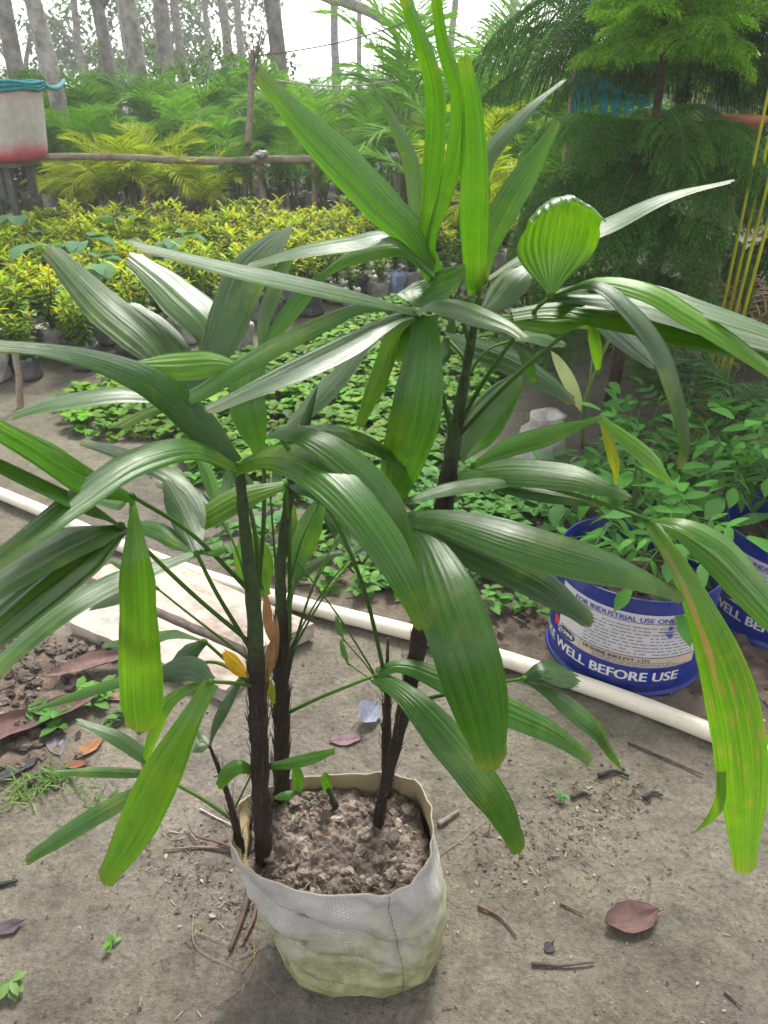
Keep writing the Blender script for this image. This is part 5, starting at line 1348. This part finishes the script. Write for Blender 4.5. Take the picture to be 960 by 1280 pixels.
pine(g1, 2.0, [(.58, 7, PBd, .88, .15), (.82, 7, PBd, .95, .05), (1.0, 8, PBd, 1.0, -.02), (1.10, 8, PBd, .85, -.25), (1.42, 9, PBl, 1.05, .1), (1.46, 9, PBl, 1.0, -.12), (1.50, 7, PBl, .8, -.35), (1.60, 5, PBl, .7, -.4), (1.86, 5, PBl, .6, -.3)], 'young araucaria with fresh light green top whorl and dark drooping lower tiers', .030, .3)
pine(Vector((1.55, 4.55, 0)), 3.0, [(1.0, 7, PBg, .8, .2), (1.30, 8, PBg, 1.1, -.1), (1.42, 11, PBg, 1.38, -.22), (1.50, 9, PBg, 1.15, -.4), (2.6, 5, PBg, .7, -.1)], 'taller dark araucaria with long weeping branches standing behind the lighter one', .045, 1.1)
pine(Vector((2.3, 3.9, 0)), 2.4, [(.6, 7, PBd, 1.1, .1), (.95, 9, PBd, 1.15, 0), (1.3, 9, PBd, 1.15, -.1), (1.75, 7, PBd, 1., 0)], 'dark araucaria with short even tiers beside the teal net', .035, .8)

# ------------------------------------------------------------------ teal net, palms, pots on the right
tn = thing('shade_net', Vector((1.08, 4.05, 0)), 'torn teal shade net hung between two stakes behind the conifers', 'net')
mb = MB(); nx_, nz_ = 30, 14
for j in range(nz_ + 1):
    for i in range(nx_ + 1):
        x = -.20 + .40 * i / nx_; zt = 1.36 - .17 * smooth(-.2, .2, x) + .02 * noise.noise(Vector((x * 30, 0, 0))) + .03 * math.sin(x * 7); zb = 1.13 + .06 * math.sin(x * 9)
        mb.vert((x, .04 * noise.noise(Vector((x * 4, j * .3, 1))) + .02 * math.sin(x * 16), lerp(zb, zt, j / nz_)))
for j in range(nz_):
    for i in range(nx_):
        if random.random() < .16 or (i % 5 == 2 and j < 8): continue
        a_ = j * (nx_ + 1) + i; mb.f.append((a_, a_ + 1, a_ + nx_ + 2, a_ + nx_ + 1))
ob('net_cloth', mb.mesh('net_cloth', M['teal']), tn)
for x in (-.20, .20):
    mb = MB(); mb.tube([(x, .05, 0), (x, .05, .9), (x, .05, 1.38 if x < 0 else 1.22)], [.014, .013, .012], 7, (1, 1, 1)); ob('stake', mb.mesh('stake', M['pole']), tn)
# sago-like fronds between
for i, (x, y, sz, kind, nf, lab) in enumerate(((1.15, 5.0, 1.15, 'mid', 9, 'glossy feather palm with stiff fronds in front of the teal net'), (.72, 5.6, 1.05, 'gold', 9, 'golden stemmed palm behind the cupped palm leaf'), (.40, 6.6, 1.2, 'mid', 10, 'green palm filling the gap beside the short rail'), (1.0, 7.4, 1.7, 'mid', 10, 'tall green palm rising behind the teal net'), (1.9, 7.6, 1.8, 'dark', 10, 'dark tall palm beyond the weeping conifer'), (2.75, 5.0, 1.6, 'gold', 9, 'yellow stemmed palm rising at the edge of the conifers'), (.2, 8.4, 1.9, 'mid', 10, 'arching green palm standing alone by the thin rail'))):
    feather_palm(Vector((x, y, 0)), sz, kind, nf, lab, None, 700 + i, 4, None, 1.0, .5, (.34, .30, .03) if kind == 'gold' else (.13, .15, .04))
# yellow cane palm at the right border, close
g2 = at(952, 470, 3.4); g2.z = 0
t = feather_palm(Vector((1.27, 2.86, 0)), 1.3, 'gold', 5, 'slender palm with bright yellow canes beside the light green conifer', None, 730, 4, None, .5, 1.5, (.36, .36, .02))
feather_palm(Vector((1.30, 2.55, 0)), .6, 'blue', 9, 'low silvery feather palm behind the half hidden drum', None, 740, 2, None, 1.2, .25)
# terracotta pots on a shelf of bricks behind the conifers
t = thing('terracotta_pot', Vector((1.44, 3.45, 1.06)), 'reddish terracotta pot on a post near the yellow canes', 'pot')
mb = MB(); mb.lathe([(0, 0), (.055, 0), (.078, .085), (.09, .09), (.09, .115), (.082, .115), (.07, .03), (0, .025)], 24); ob('pot_body', mb.mesh('pot_body', M['terra']), t)
pole('post', (1.44, 3.45, -.02), (1.44, 3.45, 1.06), .03, .03, 'stout post carrying the terracotta pot')
# young striped plant by the white sack
yp = atg(722, 560); t = thing('young_palm', yp, 'young plant with pale striped leaf and long stalks beside the white sack', 'plant')
def off(px, py, Y): return at(px, py, Y) - yp
Yq = yp.y
for P_, r_ in (([(728, 560, Yq), (729, 511, Yq), (744, 464, Yq), (769, 408, Yq)], .007), ([(727, 560, Yq), (738, 470, Yq), (741, 430, Yq), (736, 400, Yq)], .004)):
    mb = MB(); mb.tube(catmull([off(*p) for p in P_], 12), r_, 7, (.16, .24, .06)); ob('stalk', mb.mesh('stalk', M['fol']), t)
for (a_, b_, L, W, c) in (((727, 514), (700, 446), .21, .055, (.42, .48, .22)), ((769, 408), (700, 396), .20, .06, (.13, .28, .02)), ((736, 400), (756, 470), .16, .05, (.10, .24, .03))):
    mb = MB(); p, q = off(*a_, Yq), off(*b_, Yq)
    mb.leaf(p, q - p, (0, -.8, .6), (q - p).length * 1.1, W, c, 8, .4, .2); ob('leaf', mb.mesh('leaf', M['fol']), t)
# low ferns, dead fronds and clutter under the conifers
for i, (px, py, sz, kind, nf, lab) in enumerate(((872, 480, .30, 'gold', 9, 'small yellow green fern under the conifers'), (925, 470, .38, 'blue', 8, 'small silvery fern beside the yellow green one'), (830, 505, .34, 'dark', 8, 'small dark fern at the foot of the conifer'))):
    feather_palm(atg(px, py), sz, kind, nf, lab, None, 760 + i, 2, None, 1.5, .1)
t = thing('dead_fronds', Vector((1.48, 3.2, 0)), 'heap of brown withered fronds under the dark conifer', 'fronds')
for k in range(12):
    mb = feather(.6, 16, R(rnd(30, 80)), R(rnd(90, 150)), .14, .012, (.20, .11, .07), (.30, .19, .12), 800 + k, .7, (.2, .13, .08))
    ob('dead_frond', mb.mesh('dead_frond', M['litter']), t, (0, 0, rnd(.15, .5)), (0, 0, rnd(0, 6.28)), rnd(.7, 1.1))
# ------------------------------------------------------------------ misty wood
def crown_mesh(R_, H_, n, ls, c, c2, seed, clumps=26):
    rs = random.Random(seed); mb = MB(); C_ = []
    for q in range(clumps):
        while True:
            v = Vector((rs.uniform(-1, 1), rs.uniform(-1, 1), rs.uniform(-1, 1)))
            if .25 < v.length < 1: break
        C_.append((Vector((v.x * R_, v.y * R_, v.z * H_)), rs.uniform(.22, .42) * R_))
    for k in range(n):
        cp, cr = C_[rs.randrange(clumps)]
        d = Vector((rs.gauss(0, 1), rs.gauss(0, 1), rs.gauss(0, .8))).normalized(); p = cp + d * cr * rs.uniform(.4, 1.05)
        a = rs.uniform(0, 6.28); v = rs.uniform(.7, 1.3); m = rs.random()
        mb.leaf(p, (math.cos(a), math.sin(a), rs.uniform(-.6, .4)), (0, 0, 1), ls * rs.uniform(.7, 1.3), ls * .5, tuple(lerp(c[i], c2[i], m) * v for i in range(3)), 2, .5, .15)
    return mb.mesh('crown', M['folmatte'])
CRN = [crown_mesh(1.7, 1.3, 700, .26, (.03, .075, .02), (.075, .14, .035), 900 + i) for i in range(3)]
def tree(loc, r, h, label, lean=(0, 0), crown=True, c=(.21, .19, .17), group=None, seed=0, fork=None, sc=1.0):
    rs = random.Random(seed); t = thing('tree', loc, label, 'tree', group)
    top = Vector((lean[0], lean[1], h)); N = 18; P = []
    for i in range(N + 1):
        u = i / N; P.append(top * u + Vector((noise.noise(Vector((u * 3, seed, 0))), noise.noise(Vector((u * 3, 0, seed))), 0)) * r * 1.2)
    mb = MB(); mb.tube(P, [r * (1.25 - .25 * min(1, i / 3)) * (1 - .5 * i / N) for i in range(N + 1)], 12, c, wob=.05)
    tr = ob('trunk', mb.mesh('trunk', M['bark']), t)
    for k in range(4):
        u = rs.uniform(.55, .9); b = P[int(u * N)]; a = rs.uniform(0, 6.28); d = Vector((math.cos(a), math.sin(a), rs.uniform(.4, .9))) * rs.uniform(1, 2)
        mb = MB(); mb.tube(catmull([b, b + d * .5, b + d + Vector((0, 0, .2))], 8), [r * .42 * (1 - i / 10) for i in range(8)], 7, c); ob('limb', mb.mesh('limb', M['bark']), t)
    if fork:
        b = P[int(fork[0] * N)]; d = Vector(fork[1]); mb = MB(); mb.tube(catmull([b, b + d * .5 + Vector((0, 0, -.05)), b + d], 8), [r * .5 * (1 - i / 11) for i in range(8)], 8, c); ob('limb', mb.mesh('limb', M['bark']), t)
    if crown:
        for k in range(1): ob('crown', CRN[rs.randrange(3)], t, P[-1] + Vector((rs.uniform(-.8, .8), rs.uniform(-.8, .8), .6 + k)), (0, 0, rs.uniform(0, 6)), sc * rs.uniform(.8, 1.1))
    return t
def T(px, py, Y): p = at(px, py, Y); return Vector((p.x, Y, 0))
tree(T(66, 110, 9.9), .10, 6.5, 'pale mottled trunk wrapped with the teal cord, just behind the tub', (-.15, 0), seed=1, c=(.30, .275, .25))
tree(T(18, 60, 12.5), .13, 7.5, 'broad grey trunk in the mist beyond the tub', (-.2, .3), seed=2)
tree(T(131, 60, 14.0), .115, 8.0, 'slim grey trunk with a forked branch, standing in mist', (-.1, 0), seed=3, fork=(.28, (.9, 0, 1.0)))
tree(T(174, 70, 12.0), .13, 7.5, 'leaning mottled grey trunk behind the palm rows', (-.25, 0), seed=4, c=(.24, .22, .20))
tree(T(341, 60, 11.5), .12, 7.5, 'dark straight trunk standing clear against the white sky', (-.02, 0), seed=5, c=(.17, .15, .145))
tree(T(862, 130, 8.0), .17, 7.0, 'pale flaky trunk seen between conifer tiers', (.1, 0), seed=6, c=(.42, .38, .34))
tree(T(905, 20, 10.0), .15, 7.0, 'grey trunk above the light green conifer top', (.1, 0), seed=7)
tree(T(205, 40, 17), .16, 9, 'faint slender trunk with creeper, far in the mist', (0, 0), seed=8)
for i, (px, Y) in enumerate(((95, 28), (222, 24), (262, 31), (285, 23), (302, 33), (45, 31), (152, 36), (420, 30), (447, 34), (640, 28), (720, 30), (-20, 24), (990, 22), (560, 33))):
    tree(T(px, 60, Y), rnd(.10, .17), rnd(8, 10), 'faint grey trunk of the misty wood behind the nursery', (rnd(-.4, .4), 0), seed=20 + i, group='trees of the misty wood', sc=1.2)
# bare limb reaching into the white sky gap
pole('bare_limb', at(398, -12, 9.5), at(520, 36, 9.2), .07, .03, 'bare grey limb reaching across the white sky', 'branch', 'bark', (.30, .28, .26))
# added low hedge, blocks light from behind so the palm rows stay dark
HG = [crown_mesh(.62, .42, 900, .085, (.02, .055, .014), (.045, .10, .022), 990 + i, 14) for i in range(2)]
for i in range(15):
    t = thing('added_hedge_shrub', Vector((-6.3 + i * .68 + rnd(-.1, .1), 11.6 + rnd(-.2, .2), 0)), 'dark dense shrub of the added hedge blocking light behind the potted palm rows', 'shrub', 'added hedge shrubs behind the palms', rnd(0, 6))
    ob('crown', HG[i % 2], t, (0, 0, .42)); mb = MB()
    mb.tube([(0, 0, 0), (.02, 0, .25), (0, .03, .5)], [.03, .025, .01], 6, (.12, .09, .06)); ob('trunk', mb.mesh('trunk', M['bark']), t)
# bushes and undergrowth beyond the palms
SH = [crown_mesh(1.0, .9, 1500, .13, (.035, .085, .02), (.10, .19, .035), 950 + i, 18) for i in range(3)]
for i, (px, Y, z, sc) in enumerate(((20, 13, .7, .8), (95, 13.5, .7, .8), (292, 12, 1.25, .75), (250, 14, .9, .8), (180, 14, .8, .8), (60, 23, .9, 1.1), (140, 25, 1.1, 1.3), (225, 24, 1.2, 1.2), (520, 13, .6, .8), (580, 12, .7, .8), (640, 11, .8, .8), (720, 12, .9, .9), (800, 11, .9, .9), (880, 11, 1.0, .9), (960, 10, 1.0, 1.0), (610, 17, 1.0, 1.1), (780, 17, 1.2, 1.2), (920, 16, 1.5, 1.3), (20, 40, 3.4, 3.0), (110, 40.5, 3.8, 3.2), (205, 40, 3.8, 3.0), (285, 41, 3.2, 2.7), (660, 38, 2.2, 2.6))):
    p = T(px, 60, Y); t = thing('bush', p, 'leafy bush of the undergrowth at the edge of the misty wood', 'bush', 'bushes at the wood edge', rnd(0, 6), sc)
    ob('crown', SH[i % 3], t, (0, 0, z / sc)); mb = MB()
    for k in range(4):
        a = rnd(0, 6.28); mb.tube([(0, 0, 0), (math.cos(a) * .15, math.sin(a) * .15, z / sc * .6), (math.cos(a) * .4, math.sin(a) * .4, z / sc)], [.04, .03, .012], 6, (.18, .14, .10))
    ob('trunk', mb.mesh('trunk', M['bark']), t)

# low shrubs filling the ground under the conifers
US = [crown_mesh(.34, .24, 420, .06, (.025, .075, .012), (.08, .18, .02), 970 + i, 12) for i in range(2)]
for i, (x, y, sc) in enumerate(((.75, 3.9, .9), (1.15, 4.1, 1.0), (1.5, 3.7, .8), (1.85, 4.2, 1.1), (2.3, 4.6, 1.1), (1.35, 4.9, 1.1), (.85, 4.7, .9), (1.75, 5.2, 1.2), (2.2, 5.6, 1.3), (1.1, 5.7, 1.1), (1.9, 3.1, .7), (1.3, 3.1, .6), (2.0, 2.7, .7), (2.6, 5.2, 1.2), (.5, 5.2, .8))):
    t = thing('undershrub', Vector((x, y, 0)), 'low leafy shrub covering the ground beneath the conifers', 'shrub', 'undershrubs beneath the conifers', rnd(0, 6), sc)
    ob('crown', US[i % 2], t, (0, 0, .22)); mb = MB()
    mb.tube([(0, 0, 0), (.01, 0, .1), (0, .02, .25)], [.012, .010, .005], 6, (.08, .06, .04)); ob('trunk', mb.mesh('trunk', M['bark']), t)
# the wood goes on to both sides
for i, (x, y, sc) in enumerate(((-6.5, 10.5, 1.0), (-7.8, 9.2, 1.1), (-9.0, 11, 1.3), (-7.2, 12.6, 1.2), (-10.5, 9, 1.2), (-12, 11.5, 1.5), (-6.2, 7.6, .8), (-8.6, 7.0, 1.0), (-10, 14, 1.5), (5.2, 7.2, 1.1), (6.6, 8.4, 1.2), (4.4, 5.6, .9), (8.0, 9.5, 1.4), (5.6, 11, 1.3), (-13.5, 8.5, 1.4), (7.4, 6.2, 1.1))):
    t = thing('bush', Vector((x, y, 0)), 'rounded leafy bush of the wood edge standing beyond the nursery beds', 'bush', 'bushes beyond the nursery beds', rnd(0, 6), sc)
    ob('crown', SH[i % 3], t, (0, 0, .75)); mb = MB(); mb.tube([(0, 0, 0), (.05, 0, .4), (0, .05, .9)], [.05, .04, .015], 6, (.12, .09, .07)); ob('trunk', mb.mesh('trunk', M['bark']), t)
for i, (x, y) in enumerate(((-9, 13), (-12, 16), (-7.5, 17), (-15, 14), (7, 13), (9.5, 15), (12, 18), (-11, 21), (8, 21))):
    tree(Vector((x, y, 0)), rnd(.11, .16), rnd(7.5, 9.5), 'grey trunked tree beyond the nursery beds', (rnd(-.3, .3), 0), seed=60 + i, group='trees beyond the nursery beds')
# ------------------------------------------------------------------ morning mist
k = NT('mist'); pv = k.n('ShaderNodeVolumePrincipled'); pv.inputs['Color'].default_value = (0.95, 0.97, 1.0, 1); pv.inputs['Density'].default_value = 0.0036
pv.inputs['Anisotropy'].default_value = 0.2
k.l(pv.outputs[0], k.out.inputs['Volume'])
mb = MB(); mb.box((0, 19.5, 5.9), 56, 51, 13.8)
hz = ob('haze', mb.mesh('haze', k.m, smooth_=False)); hz['kind'] = 'stuff'; hz['label'] = 'pale morning mist hanging in the air'
